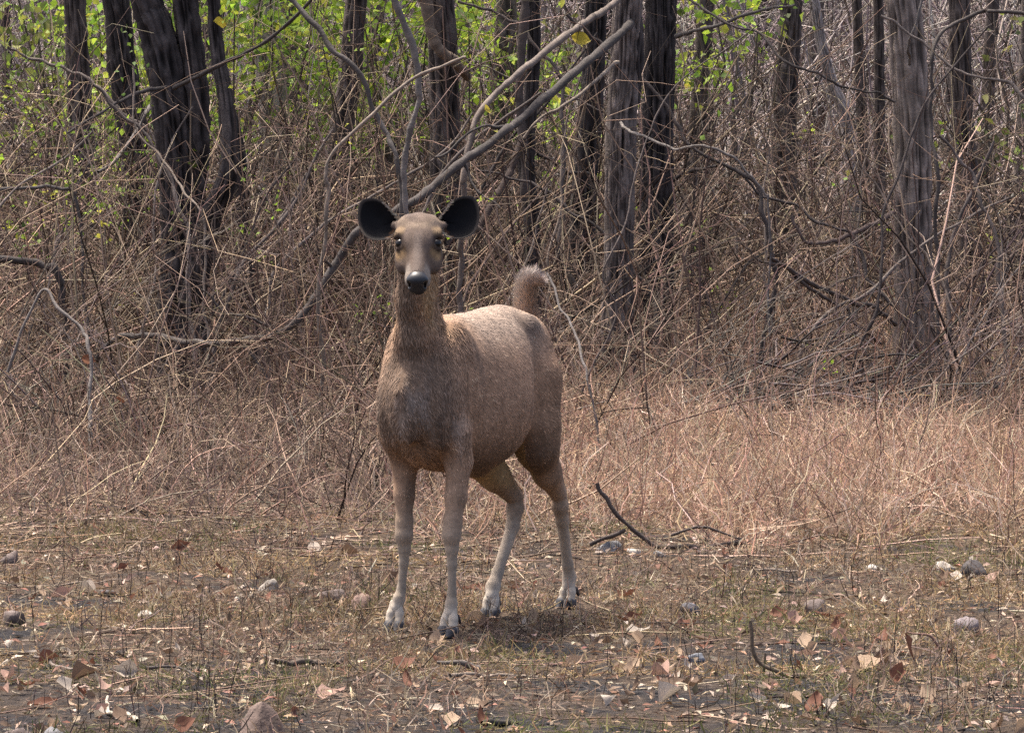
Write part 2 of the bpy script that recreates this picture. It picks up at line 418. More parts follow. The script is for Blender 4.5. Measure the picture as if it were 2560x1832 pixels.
def deer_color(L, rng):
    """hide colour by place on the animal (local coordinates)"""
    u, v, z = L[:, 0], L[:, 1], L[:, 2]
    hd = L - HE; hf = hd @ Hf; hs = hd @ Hs; hn = hd @ Hn
    n1 = fbm(L * 9.0, 5, 3)[:, None]; n2 = fbm(L * np.array([30, 30, 12.0]), 8, 2)[:, None]
    base = np.array([0.305, 0.190, 0.120]) * (0.75 + 0.5 * n1)
    def mixc(c, t):
        nonlocal base
        t = np.clip(t, 0, 1)[:, None]; base = base * (1 - t) + np.array(c) * t
    sm = lambda a, b, x: np.clip((x - a) / (b - a), 0, 1) ** 2 * (3 - 2 * np.clip((x - a) / (b - a), 0, 1))
    mixc((0.28, 0.16, 0.088), sm(0.72, 0.98, u) * sm(0.55, 0.9, z) * 0.75)          # rusty rump
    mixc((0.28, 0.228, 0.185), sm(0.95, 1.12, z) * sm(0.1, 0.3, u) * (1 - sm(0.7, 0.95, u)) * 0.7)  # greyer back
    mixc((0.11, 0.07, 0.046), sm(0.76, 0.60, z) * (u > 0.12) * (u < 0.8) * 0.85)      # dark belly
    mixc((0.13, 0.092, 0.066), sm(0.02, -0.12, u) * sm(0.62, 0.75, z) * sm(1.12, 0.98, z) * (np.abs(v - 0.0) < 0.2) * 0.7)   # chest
    neck = sm(0.98, 1.06, z) * sm(0.02, -0.04, u - 0.35 * (1.12 - z))
    mixc((0.15, 0.105, 0.074), neck * 0.85 * sm(0.055, 0.02, np.abs(v - 0.02)))
    mixc((0.38, 0.24, 0.115), neck * sm(1.07, 1.16, z) * sm(0.045, 0.075, np.abs(v - 0.02)) * 0.7)       # golden neck sides
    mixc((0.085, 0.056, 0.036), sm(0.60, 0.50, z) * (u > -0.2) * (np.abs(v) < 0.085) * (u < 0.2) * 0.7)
    st = fbm(np.stack([v * 26, u * 5, z * 7], -1), 15, 3); ch = sm(0.04, -0.08, u) * sm(0.60, 0.68, z) * sm(1.0, 0.9, z)
    mixc((0.36, 0.31, 0.27), ch * np.clip(st * 5 - 2.7, 0, 1) * 0.4)
    mixc((0.07, 0.05, 0.04), ch * np.clip(2.1 - st * 5, 0, 1) * 0.7)
    legf = sm(0.60, 0.40, z)
    mixc((0.28, 0.205, 0.145), legf * 0.7)
    mixc((0.38, 0.31, 0.235), sm(0.46, 0.26, z) * 0.9)
    mixc((0.23, 0.195, 0.16), sm(0.20, 0.12, z) * 0.0 + sm(0.10, 0.0, np.abs(z - 0.17)) * 0.35 * (z < 0.3))
    mixc((0.50, 0.43, 0.345), sm(0.135, 0.09, z))
    mixc((0.33, 0.215, 0.10), sm(0.75, 0.6, z) * (u > 0.6) * sm(0.45, 0.52, z) * (np.abs(v) < 0.10) * 0.8)   # tawny inside of the thighs
    mixc((0.085, 0.06, 0.048), sm(0.075, 0.03, np.sqrt(((u - 0.70) / 1.3) ** 2 + (v - 0.10) ** 2 + (z - 1.10) ** 2)) * 0.75)    # dark patch on the croup
    mixc((0.12, 0.085, 0.062), sm(0.05, 0.0, np.abs(u - 0.10 - 0.25 * (1.05 - z))) * sm(0.8, 1.0, z) * (v > 0) * 0.55)
    mixc((0.15, 0.092, 0.055), sm(0.68, 0.80, u) * sm(1.0, 0.75, z) * sm(0.45, 0.6, z) * 0.6)
    # head
    hm = ((hf > -0.16) & (np.abs(hs) < 0.13) & (np.abs(hn) < 0.12) & (z > 1.2))
    onh = hm * sm(-0.15, -0.12, hf) * sm(-0.11, -0.05, hn)
    mixc((0.112, 0.083, 0.068), onh * 0.95)
    mixc((0.19, 0.15, 0.125), onh * sm(0.022, 0.006, np.abs(hs)) * sm(-0.02, 0.06, hf) * 0.6)
    mixc((0.30, 0.225, 0.16), onh * sm(0.028, 0.0, np.abs(np.hypot(hf + 0.085, hs * 0.9) - 0.062)) * 0.55 * (hn > 0))
    for s in (-1, 1):
        mixc((0.27, 0.17, 0.08), onh * sm(0.045, 0.015, np.sqrt((hf - 0.055) ** 2 + (hs - s * 0.062) ** 2 + (hn + 0.002) ** 2)) * 0.8)
        mixc((0.25, 0.17, 0.095), onh * sm(0.030, 0.015, np.sqrt((hf + 0.016) ** 2 + (hs - s * 0.07) ** 2)) * 0.7)
        mixc((0.05, 0.035, 0.028), onh * sm(0.040, 0.027, np.sqrt((hf - 0.020) ** 2 + (hs - s * 0.0645) ** 2 + (hn - 0.0115) ** 2)) * 0.9)
        mixc((0.10, 0.07, 0.05), onh * sm(0.035, 0.01, np.sqrt((hf - 0.095) ** 2 + (hs - s * 0.046) ** 2)) * 0.6)
    mixc((0.30, 0.255, 0.21), onh * sm(0.11, 0.15, hf) * sm(0.03, 0.01, hn) * 0.7)
    mixc((0.42, 0.37, 0.30), onh * sm(0.13, 0.16, hf) * sm(-0.03, -0.045, hn) * 0.8)
    return np.clip(base * (0.78 + 0.44 * n2), 0.01, 0.9)

def build_deer():
    rng = np.random.default_rng(11)
    root = empty('doe', (O2[0], O2[1], 0.0), 'brown sambar doe standing alert on leaf litter, ears spread and tail raised', 'deer')
    off = np.array([O2[0], O2[1], 0.0])
    Lv, F = build_body()
    Wv = loc2world(Lv)
    # normals
    tri = Wv[F]; fn = np.cross(tri[:, 2] - tri[:, 0], tri[:, 3] - tri[:, 1]); area = np.linalg.norm(fn, axis=1) / 2
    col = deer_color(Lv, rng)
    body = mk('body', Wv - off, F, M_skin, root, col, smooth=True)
    vn = np.zeros_like(Wv)
    for k in range(4): np.add.at(vn, F[:, k], fn)
    if ((Wv - Wv.mean(0)) * vn).sum() < 0: vn = -vn
    vn = norm(vn)
    # ---- fur
    N = 80000
    cen_l = Lv[F].mean(1)
    u, z = cen_l[:, 0], cen_l[:, 2]
    dens = area * np.where(z < 0.45, 1.6, 1.0)
    hd = cen_l - HE; hm = (np.abs(hd @ Hs) < 0.13) & (hd @ Hf > -0.13) & (z > 1.2) & (hd @ Hn > -0.09)
    dens = dens * np.where(hm, 2.2, 1.0)
    dens[(z < 0.075)] = 0
    dens[hm & (hd @ Hf > 0.185)] = 0
    fi = rng.choice(len(F), N, p=dens / dens.sum())
    bw = rng.dirichlet((1, 1, 1, 1), N)
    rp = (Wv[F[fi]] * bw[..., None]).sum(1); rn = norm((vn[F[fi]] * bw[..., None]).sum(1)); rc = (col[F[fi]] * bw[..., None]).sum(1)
    rl = (Lv[F[fi]] * bw[..., None]).sum(1)
    u, v, z = rl[:, 0], rl[:, 1], rl[:, 2]
    hd = rl - HE; hf = hd @ Hf
    onh = (np.abs(hd @ Hs) < 0.13) & (hf > -0.13) & (z > 1.2) & (hd @ Hn > -0.09)
    A3 = np.array([A2[0], A2[1], 0]); L3 = np.array([L2[0], L2[1], 0])
    dn = np.array([0, 0, -1.0])
    comb = A3[None] * 0.75 + dn * (0.35 + 0.3 * (np.abs(v) / 0.2))[:, None]
    leg = (z < 0.55)[:, None]; neck = ((z > 1.0) & (u < 0.08))[:, None]; chest = ((u < 0.03) & (z <= 1.0) & (z > 0.55))[:, None]
    comb = np.where(leg, dn + 0.1 * A3, comb)
    comb = np.where(neck, dn + 0.35 * A3 + 0.0, comb)
    comb = np.where(chest, dn + 0.5 * np.sign(v)[:, None] * L3, comb)
    Hfw = A3 * Hf[0] + L3 * Hf[1] + np.array([0, 0, Hf[2]])
    comb = np.where(onh[:, None], -Hfw, comb)
    wob = np.stack([fbm(rl * 22.0, s, 2) - 0.5 for s in (31, 47, 63)], -1)
    comb = norm(comb) + 0.9 * wob + 0.16 * rng.standard_normal((N, 3))
    comb = norm(comb - (comb * rn).sum(1, keepdims=True) * rn)
    ln = np.interp(z, [0.3, 0.45, 0.62, 0.75], [0.006, 0.008, 0.013, 0.0165])
    ln = np.where(neck[:, 0], 0.019, ln); ln = np.where(chest[:, 0] & (z > 0.62), 0.019, ln); ln = np.where((u < 0.12) & (z < 0.66) & (z > 0.54) & (np.abs(v) < 0.05), 0.03, ln); ln = np.where(onh, 0.008, ln)
    ln = ln * rng.uniform(0.6, 1.35, N)
    lift = np.where(neck[:, 0], 0.30, np.where(chest[:, 0], 0.20, 0.16)) * rng.uniform(0.5, 1.5, N)
    lift = np.where(onh | (z < 0.45), 0.25, lift)
    d1 = norm(comb + rn * lift[:, None]); d2 = norm(comb + rn * (lift * 0.2)[:, None] + np.array([0, 0, -0.12]))
    p0 = rp - rn * 0.001; p1 = p0 + d1 * (ln * 0.55)[:, None]; p2 = p1 + d2 * (ln * 0.5)[:, None]
    P = np.stack([p0, p1, p2], 1)
    wd = np.stack([np.full(N, 1.0), np.full(N, 0.8), np.full(N, 0.15)], 1) * np.where(onh | (z < 0.45), 0.0011, 0.0019)[:, None]
    V2, F2 = ribbons(P, wd, rn)
    tone = np.exp(0.28 * rng.standard_normal((N, 1)) + 0.9 * (fbm(rl * np.array([28, 28, 60.0]), 77, 2) - 0.5)[:, None])
    tone = np.where((onh | (z < 0.45))[:, None], tone ** 0.6, tone)
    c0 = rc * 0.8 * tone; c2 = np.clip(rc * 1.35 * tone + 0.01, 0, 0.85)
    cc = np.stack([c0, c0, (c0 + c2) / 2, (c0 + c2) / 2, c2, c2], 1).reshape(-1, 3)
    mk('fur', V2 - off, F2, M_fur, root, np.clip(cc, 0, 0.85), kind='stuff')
    # ---- tail
    tb = loc2world(np.array([0.955, 0.0, 1.085]))
    tp = [tb + [0, 0, -0.03], tb + [0.002, 0.012, 0.03], tb + [0.000, 0.016, 0.085], tb + [0.002, 0.018, 0.130], tb + [0.010, 0.016, 0.158], tb + [0.026, 0.012, 0.172]]
    tc = catmull(tp, 26); tr = np.interp(np.linspace(0, 1, 26), [0, 0.2, 0.6, 0.9, 1], [0.036, 0.024, 0.020, 0.016, 0.004])
    V3, F3 = tubes(tc[None], tr[None], 14)
    tcol = np.repeat(np.where(np.linspace(0, 1, 26)[:, None] < 0.7, np.array([[0.28, 0.18, 0.115]]), np.array([[0.30, 0.24, 0.21]])), 14, 0)
    tail = mk('tail', V3 - off, F3, M_skin, root, tcol, smooth=True)
    n = 9000
    ti = rng.uniform(0, 25, n); i0 = np.minimum(ti.astype(int), 24); fr = (ti - i0)[:, None]
    pc = tc[i0] * (1 - fr) + tc[i0 + 1] * fr; tt = norm(tc[i0 + 1] - tc[i0]); rr = tr[i0]
    rd = rng.standard_normal((n, 3)); rd = norm(rd - (rd * tt).sum(1, keepdims=True) * tt)
    q0 = pc + rd * rr[:, None]; tl = rng.uniform(0.028, 0.055, n)[:, None] * (1 + 0.2 * (ti / 25))[:, None]
    q1 = q0 + norm(tt + 0.80 * rd + np.array([0.45, 0, 0]) * np.clip(ti / 25 - 0.7, 0, 1)[:, None] * 2 + 0.15 * rng.standard_normal((n, 3))) * tl * 0.5; q2 = q1 + norm(tt + 0.42 * rd + 0.2 * rng.standard_normal((n, 3))) * tl * 0.5
    V4, F4 = ribbons(np.stack([q0, q1, q2], 1), np.tile([[0.0013, 0.001, 0.0002]], (n, 1)), rd)
    f = (ti / 25)[:, None]
    edge = np.clip(-rd[:, 0:1] * 1.1 + 0.25, 0, 1)
    tcl = np.where(f < 0.6, np.array([[0.37, 0.26, 0.185]]), np.array([[0.38, 0.31, 0.28]])) * np.exp(0.25 * rng.standard_normal((n, 1)))
    tcl = tcl * (1 - 0.75 * edge) + 0.75 * edge * np.array([[0.55, 0.48, 0.42]])
    mk('tail_hair', V4 - off, F4, M_fur, tail, percol(np.clip(tcl, 0, 0.8), 6), kind='stuff')
    # ---- ears
    for s in (-1, 1):
        base = loc2world(H(-0.062, s * 0.070, 0.010))
        ro = math.radians(3 if s < 0 else 8)
        ex = np.array([s * math.cos(ro), 0.10, math.sin(ro)]); ex = norm(ex); upv = norm(np.array([-s * math.sin(ro), 0.22, math.cos(ro)])); upv = norm(upv - (upv @ ex) * ex)
        face = np.cross(ex, upv); face = face if face[1] < 0 else -face
        ol = np.array([(-10, 70), (70, 150), (150, 235), (250, 292), (340, 303), (425, 275), (452, 190), (447, 70), (405, -45), (335, -128), (230, -160), (120, -140), (25, -75)], float) * 0.000345
        cl_ = np.vstack([ol[-2:], ol, ol[:3]]); oc = catmull(cl_, 16 * 8 + 1)[16:16 + 8 * 13 + 1:4][:26]
        nt_, na_ = 9, 26
        cc_ = np.array([0.058, 0.016]); rr_ = np.linspace(0.01, 1, nt_)
        pl = cc_ + rr_[:, None, None] * (oc - cc_)[None]
        dep = -0.042 * (1 - rr_ ** 2)[:, None] + 0.20 * (pl[..., 0] - 0.06) * -0.5 + 0.018 * np.maximum(-pl[..., 1], 0) / 0.05 * rr_[:, None]
        dep = dep - 0.03 * np.clip(1 - pl[..., 0] / 0.05, 0, 1) * (1 - rr_[:, None])
        inn = base + pl[..., 0:1] * ex + pl[..., 1:2] * upv + dep[..., None] * face
        ctr = inn.mean((0, 1))
        outp = inn - face * 0.004 - (0.004 * (1 - rr_ ** 4))[:, None, None] * face
        vid = np.arange(nt_ * na_).reshape(nt_, na_); vj = np.roll(vid, -1, 1)
        q = np.stack([vid[:-1], vj[:-1], vj[1:], vid[1:]], -1).reshape(-1, 4); n0 = nt_ * na_
        ring = vid[-1]; rn2 = np.roll(ring, -1); hub = vid[0]
        Fe = np.concatenate([q, q[:, ::-1] + n0, np.stack([ring, rn2, rn2 + n0, ring + n0], -1)] + [np.array([[hub[k], hub[k + 1], hub[25 - k - 1], hub[25 - k]]]) for k in range(12)] + [np.array([[hub[k], hub[k + 1], hub[25 - k - 1], hub[25 - k]]])[:, ::-1] + n0 for k in range(12)])
        fl = inn.reshape(-1, 3)
        cin = np.tile(np.array([0.009, 0.0085, 0.009]), (n0, 1)) * (1 + 0.8 * fbm(fl * 40, 4))[:, None]
        lowin = (pl[..., 0].ravel() < 0.035) & (pl[..., 1].ravel() < 0.0)
        cin = np.where(lowin[:, None], np.array([[0.10, 0.055, 0.03]]), cin)
        cout = np.tile(np.array([0.15, 0.115, 0.09]), (n0, 1)); cin[-na_:] = (0.10, 0.08, 0.065)
        ear = mk('ear', np.concatenate([fl, outp.reshape(-1, 3)]) - off, Fe, M_ear, root, np.concatenate([cin, cout]), smooth=True)
        ax = ex; acr = upv
        # pale fringe on the rim and at the root
        n = 320
        near = np.argsort(pl[-1, :, 0])[:9]; ed = near[rng.integers(0, 9, n)]; edn = (ed + 1) % na_; fr_ = rng.random((n, 1)); sgn = np.where(pl[-1, ed, 1] > 0, 1, 0)
        r0 = inn[-1, ed] * (1 - fr_) + inn[-1, edn] * fr_; di = norm(ax * 0.9 + acr * np.where(sgn > 0, 0.3, -0.3)[:, None] + face * 0.3 + 0.25 * rng.standard_normal((n, 3)))
        lnn = rng.uniform(0.008, 0.018, n)[:, None]
        Pq = np.stack([r0, r0 + di * lnn * 0.5, r0 + di * lnn], 1)
        Vq, Fq = ribbons(Pq, np.tile([[0.0008, 0.0007, 0.0002]], (n, 1)), np.tile(face, (n, 1)))
        mk('ear_fringe', Vq - off, Fq, M_fur, ear, percol(pick(rng, [(0.36, 0.31, 0.25), (0.24, 0.18, 0.12)], n), 6), kind='stuff')
        # ---- eye
        ec = loc2world(H(0.020, s * 0.0640, 0.0095))
        fe = Field((-0.03,) * 3, (0.03,) * 3, 0.0025); fe.ell((0, 0, 0), I3, (0.0180, 0.0175, 0.0185), 0.001)
        Vv, Ff = fe.mesh()
        eye = mk('eye', Vv + ec - off, Ff, M_eye, root, np.tile([0.008, 0.006, 0.005], (len(Vv), 1)), smooth=True)
    # ---- nose pad with nostrils
    fn_ = Field((-0.06,) * 3, (0.06,) * 3, 0.0025)
    e = np.eye(3)
    fn_.ell((0.0, 0, 0.006), e, (0.028, 0.039, 0.027), 0.006)
    fn_.ell((0.012, 0, -0.022), e, (0.022, 0.033, 0.027), 0.012)
    fn_.ell((-0.02, 0, 0.016), e, (0.025, 0.024, 0.014), 0.012)
    for s in (-1, 1):
        fn_.cone((0.018, s * 0.030, 0.006), (0.012, s * 0.024, -0.014), 0.0075, 0.006, 0.005, sub=True)
    Vn, Fn = fn_.mesh()
    Ln = H(0.196, 0, -0.004) + Vn[:, 0:1] * Hf + Vn[:, 1:2] * Hs + Vn[:, 2:3] * Hn
    mk('nose', loc2world(Ln) - off, Fn, M_nose, root, np.tile([0.018, 0.018, 0.021], (len(Vn), 1)), smooth=True)
    # ---- feet: two claws and two dewclaws on each leg
    for (fu, fv, yaw, tilt) in ((-0.062, 0.133, 0.03, 0), (0.038, -0.128, -0.16, 0), (0.618, 0.005, -0.10, 0), (1.088, 0.122, 0.14, 0)):
        for s in (-1, 1):
            h = 0.003
            fh = Field((-0.085, -0.045, -0.004), (0.05, 0.045, 0.115), h)
            fh.chain([((0.008, 0, 0.104), 0.0150), ((-0.004, 0, 0.066), 0.0168), ((-0.014, 0, 0.036), 0.0182)], 0.01)
            Vp, Fp = fh.mesh()
            fc = Field((-0.09, -0.04, -0.03), (0.05, 0.04, 0.07), h)
            fc.chain([((-0.002, 0, 0.024), 0.0195), ((-0.026, 0, 0.024), 0.0190), ((-0.048, s * -0.003, 0.006), 0.011)], 0.012)
            fc.add((-0.1, -0.05, -0.05), (0.05, 0.05, 0.07), lambda x, y, z: z + 0 * x + 0 * y, 0.004, sub=True)
            fc.add((-0.1, -0.05, -0.05), (0.05, 0.05, 0.07), lambda x, y, z: (0.056 + 0.40 * (x + 0.0) - z) * 0.9 + 0 * y, 0.004, sub=True)
            Vc, Fc = fc.mesh()
            def place(Vx):
                q = Vx.copy(); q[:, 1] = q[:, 1] * 0.95 + s * (0.0172 - 0.15 * np.clip(q[:, 2] - 0.05, 0, 0.06))
                cyw, syw = math.cos(yaw), math.sin(yaw)
                return loc2world(np.stack([fu + q[:, 0] * cyw - q[:, 1] * syw, fv + q[:, 0] * syw + q[:, 1] * cyw, q[:, 2] + 0.0], -1)) - off
            mk('toe', place(Vp), Fp, M_skin, root, np.tile([0.46, 0.395, 0.315], (len(Vp), 1)) * (0.8 + 0.4 * fbm(Vp * 50, 3))[:, None], smooth=True)
            mk('hoof', place(Vc), Fc, M_hoof, root, np.tile([0.062, 0.060, 0.064], (len(Vc), 1)), smooth=True)
            fd_ = Field((-0.03, -0.02, -0.03), (0.03, 0.02, 0.03), 0.004); fd_.cone((-0.004, 0, 0.01), (0.012, 0, -0.012), 0.011, 0.007, 0.002)
            Vd, Fd = fd_.mesh(); Vd = Vd + [0.034, 0, 0.062]
            mk('dewclaw', place(Vd), Fd, M_hoof, root, np.tile([0.05, 0.042, 0.04], (len(Vd), 1)), smooth=True)
    return root
build_deer()
#@@FOREST
# ------------------------------------------------------------------ trees
def trunk_mesh(cl, rad, seed, na=56, nl=150, ridge=0.16, fr=9.0, fz=3.0, flare=0.5):
    """cl: centre line points (k,3), rad: radii (k) ; furrowed bark carried in the geometry"""
    P = catmull(cl, 400); zz = P[:, 2]; wgt = np.where(zz < 3.3, 1.0, 0.12); cum = np.cumsum(wgt); ii = np.interp(np.linspace(cum[0], cum[-1], nl), cum, np.arange(400))
    i0 = np.minimum(ii.astype(int), 398); f_ = ii - i0
    P = P[i0] * (1 - f_)[:, None] + P[i0 + 1] * f_[:, None]; r = np.interp(ii / 399.0, np.linspace(0, 1, len(rad)), rad)
    T = norm(np.gradient(P, axis=0)); S = norm(np.cross(T, np.array([0, 1.0, 0]))); U = np.cross(S, T)
    a = np.linspace(0, 2 * math.pi, na, endpoint=False)
    h = P[:, 2] - P[0, 2]
    ca, sa = np.cos(a), np.sin(a)
    q = np.stack([np.broadcast_to(ca * fr, (nl, na)) * 0.5, np.broadcast_to(sa * fr, (nl, na)) * 0.5, np.broadcast_to((h * fz)[:, None], (nl, na))], -1)
    warp = fbm(q * 0.7 + 9, seed + 5, 2) - 0.5
    n = vnoise(q + warp[..., None] * 1.2, seed)
    rg = 1 - np.abs(2 * n - 1)                      # ridges
    n2 = vnoise(q * np.array([2.1, 2.1, 3.0]), seed + 3)
    low = fbm(np.stack([np.broadcast_to(ca, (nl, na)), np.broadcast_to(sa, (nl, na)), np.broadcast_to((h * 0.9)[:, None], (nl, na))], -1), seed + 8, 2) - 0.5
    root = flare * np.exp(-np.clip(h, 0, None) / 0.28)[:, None] * (0.6 + 0.8 * np.abs(np.cos(a * 2.5 + seed)))[None]
    rr = r[:, None] * (1 + ridge * (rg - 0.55) * 2.2 + ridge * 0.7 * (n2 - 0.5) + 0.16 * low + root)
    V = P[:, None] + rr[..., None] * (ca[None, :, None] * S[:, None] + sa[None, :, None] * U[:, None])
    idx = np.arange(nl * na).reshape(nl, na); j = np.roll(idx, -1, 1)
    Fq = np.stack([idx[:-1], j[:-1], j[1:], idx[1:]], -1).reshape(-1, 4)
    return V, Fq, rg, low, n2

def limb_mesh(cl, r0, r1, seed, k=9, n=None, bumpy=0.30):
    cl = np.asarray(cl, float); n = n or max(20, 12 * len(cl))
    P = catmull(cl, n); L = np.cumsum(np.r_[0, np.linalg.norm(np.diff(P, axis=0), axis=1)])
    P = P + (fbm(np.stack([L * 4, L * 0 + seed, L * 0], -1), seed, 2) - 0.5)[:, None] * np.array([0.05, 0.03, 0.06]) + (fbm(np.stack([L * 13, L * 0 + seed, L * 0 + 5], -1), seed + 4, 2) - 0.5)[:, None] * np.array([0.016, 0.01, 0.02])
    r = np.linspace(r0, r1, n) * (1 + bumpy * 2 * (fbm(np.stack([L * 14, L * 0 + seed * 3, L * 0], -1), seed + 2, 2) - 0.5))
    return tubes(P[None], r[None], k)

BARK = {'dark': (0.038, 0.032, 0.030), 'grey': (0.095, 0.078, 0.068), 'brown': (0.135, 0.108, 0.090), 'pale': (0.21, 0.18, 0.165), 'mid': (0.062, 0.050, 0.044)}
leaf_rng = np.random.default_rng(77)

def leaf_quads(cen, size, rng, cols, droop=0.3, flat=1.0, wr=(0.26, 0.42)):
    """small kite-shaped leaves folded along the midrib: two quads each"""
    n = len(cen)
    d = norm(rng.standard_normal((n, 3)) * np.array([1, 1, flat]) + np.array([0, 0, -droop])); up = norm(rng.standard_normal((n, 3)) * flat + np.array([0, 0, 0.9]))
    s = norm(np.cross(d, up)); nn = np.cross(s, d)
    L = (size * rng.uniform(0.6, 1.3, n))[:, None]; wd = L * rng.uniform(wr[0], wr[1], n)[:, None]
    p0 = cen; p1 = cen + d * L * 0.5; p2 = cen + d * L - nn * L * 0.12
    a = cen + d * L * 0.45 + s * wd + nn * wd * 0.35; b = cen + d * L * 0.45 - s * wd + nn * wd * 0.35
    V = np.stack([p0, a, p2, p1, b], 1).reshape(-1, 3)
    o = (np.arange(n) * 5)[:, None]
    Fq = np.concatenate([o + np.array([[0, 3, 2, 1]]), o + np.array([[0, 4, 2, 3]])])
    return V, Fq, percol(cols, 5)

GREEN = [(0.22, 0.32, 0.035), (0.30, 0.40, 0.05), (0.13, 0.21, 0.03), (0.40, 0.42, 0.06), (0.18, 0.26, 0.05)]
OLIVE = [(0.10, 0.13, 0.035), (0.14, 0.16, 0.04), (0.20, 0.20, 0.05), (0.09, 0.11, 0.04)]

def crown_parts(top, rng, rad=1.6, hgt=2.6, nb=22, nl=380, green=0.5):
    P = []; R = []
    for i in range(nb):
        st = top + np.array([0, 0, rng.uniform(-hgt * 0.5, 0.1)])
        az = rng.uniform(0, 2 * math.pi); el = rng.uniform(0.1, 1.1); ln = rng.uniform(0.6, 1.0) * rad * 1.1
        d = np.array([math.cos(az) * math.cos(el), math.sin(az) * math.cos(el), math.sin(el)])
        t = np.linspace(0, 1, 7)[:, None]
        pl = st + d * ln * t + rng.standard_normal((7, 3)) * 0.07 * t + np.array([0, 0, 0.25]) * t ** 2
        P.append(pl); R.append(np.linspace(0.028, 0.006, 7) * rng.uniform(0.6, 1.2))
        for _ in range(3):
            k = rng.integers(2, 6); d2 = norm(d + 0.9 * rng.standard_normal(3)); 
            P.append(pl[k] + d2 * t * ln * 0.5 + rng.standard_normal((7, 3)) * 0.03 * t); R.append(np.linspace(0.010, 0.003, 7))
    P = np.array(P); R = np.array(R)
    V1, F1 = tubes(P[:, ::2], R[:, ::2], 3); c1 = np.tile([0.09, 0.075, 0.065], (len(V1), 1))
    ends = P[rng.integers(0, len(P), nl), rng.integers(3, 7, nl)] + rng.standard_normal((nl, 3)) * 0.16
    V2, F2, c2 = leaf_quads(ends, 0.13, rng, pick(rng, GREEN if green > 0.4 else OLIVE, nl))
    return np.concatenate([V1, V2]), np.concatenate([F1, F2 + len(V1)]), np.concatenate([c1, c2])

def tree(label, pts, bark, seed, limbs=(), top_h=5.5, ridge=0.2, fr=12.0, fz=5.0, flare=0.45, na=60, crown=True, name='tree', group=None, stems=(), patch=None):
    """pts: (px, py, width px) down the trunk as seen, first entry the base; d: metres from the camera"""
    d = pts[0][3]
    cl = []; rad = []
    for (px, py, wpx, *rest) in pts:
        dd = rest[0] if rest else d
        cl.append(W(px, py, dd)); rad.append(0.86 * wpx / FPX * dd / 2)
    cl = np.array(cl); base = cl[0].copy(); gz = float(ground_z(base[0], base[1])); cl[0, 2] = gz - 0.12
    # carry the trunk on above the frame
    dirn = norm(cl[-1] - cl[-2]); dirn[2] = max(dirn[2], 0.9); dirn = norm(dirn)
    rng = np.random.default_rng(seed)
    hh = cl[-1][2]; k = 0
    while hh < top_h:
        cl = np.vstack([cl, cl[-1] + dirn * 0.9 + rng.standard_normal(3) * [0.05, 0.05, 0]]); rad.append(rad[-1] * 0.9); hh = cl[-1][2]
    org = np.array([base[0], base[1], gz])
    root = empty(name, org, label, 'tree', group)
    nl = 130 if na > 40 else 46
    V, Fq, rg, low, n2 = trunk_mesh(cl, rad, seed, na, nl, ridge, fr, fz, flare)
    bc = np.array(BARK[bark])
    c = bc * (0.22 + 2.0 * rg[..., None] ** 2) * (0.85 + 0.5 * (low[..., None] + 0.3) + 0.35 * (n2[..., None] - 0.5))
    if bark in ('brown',):
        g2 = np.clip(fbm(V * np.array([3, 3, 1.1]), seed + 21, 3) * 3 - 1.2, 0, 1)[..., None]
        c = c * (1 - 0.6 * g2) + 0.6 * g2 * np.array([0.20, 0.16, 0.125]) * (0.7 + 0.6 * rg[..., None])
    if patch is not None:
        p = W(*patch[:3]); dist = np.linalg.norm((V - p) * np.array([1, 0.5, 0.42]), axis=-1) + (n2 - 0.5) * 0.02
        t = np.clip((patch[3] - dist) / 0.012, 0, 1)[..., None]; c = c * (1 - t) + np.array([0.42, 0.38, 0.33]) * t
    mk('trunk', V.reshape(-1, 3) - org, Fq, M_bark, root, np.clip(c.reshape(-1, 3), 0.005, 0.8), smooth=True)
    for (sp, wb) in stems:
        c2 = np.array([W(*q[:2], q[3] if len(q) > 3 else d) for q in sp]); r2 = [0.86 * q[2] / FPX * d / 2 for q in sp]
        dn = norm(c2[-1] - c2[-2])
        while c2[-1][2] < top_h - 0.8:
            c2 = np.vstack([c2, c2[-1] + norm(dn + [0, 0, 0.6]) * 0.9]); r2.append(r2[-1] * 0.88)
        V2, F2, rg2, lo2, m2 = trunk_mesh(c2, r2, seed + 50, 36, 100, ridge, fr * 0.85, fz, 0)
        cc = np.array(BARK[wb]) * (0.22 + 2.0 * rg2[..., None] ** 2) * (1 + 0.5 * lo2[..., None])
        mk('stem', V2.reshape(-1, 3) - org, F2, M_bark, root, np.clip(cc.reshape(-1, 3), 0.005, 0.8), smooth=True)
    for (lp, w0, w1, lc) in limbs:
        lw = np.array([W(q[0], q[1], q[2] if len(q) > 2 else d) for q in lp])
        V2, F2 = limb_mesh(lw, w0 / FPX * d / 2, w1 / FPX * d / 2, seed + len(lp))
        mk('limb', V2 - org, F2, M_limb, root, np.tile(lc, (len(V2), 1)), smooth=True)
    if crown:
        Vc, Fc, cc = crown_parts(cl[-1], rng)
        mk('crown', Vc - org, Fc, M_leaf, root, cc, kind='stuff')
    return root

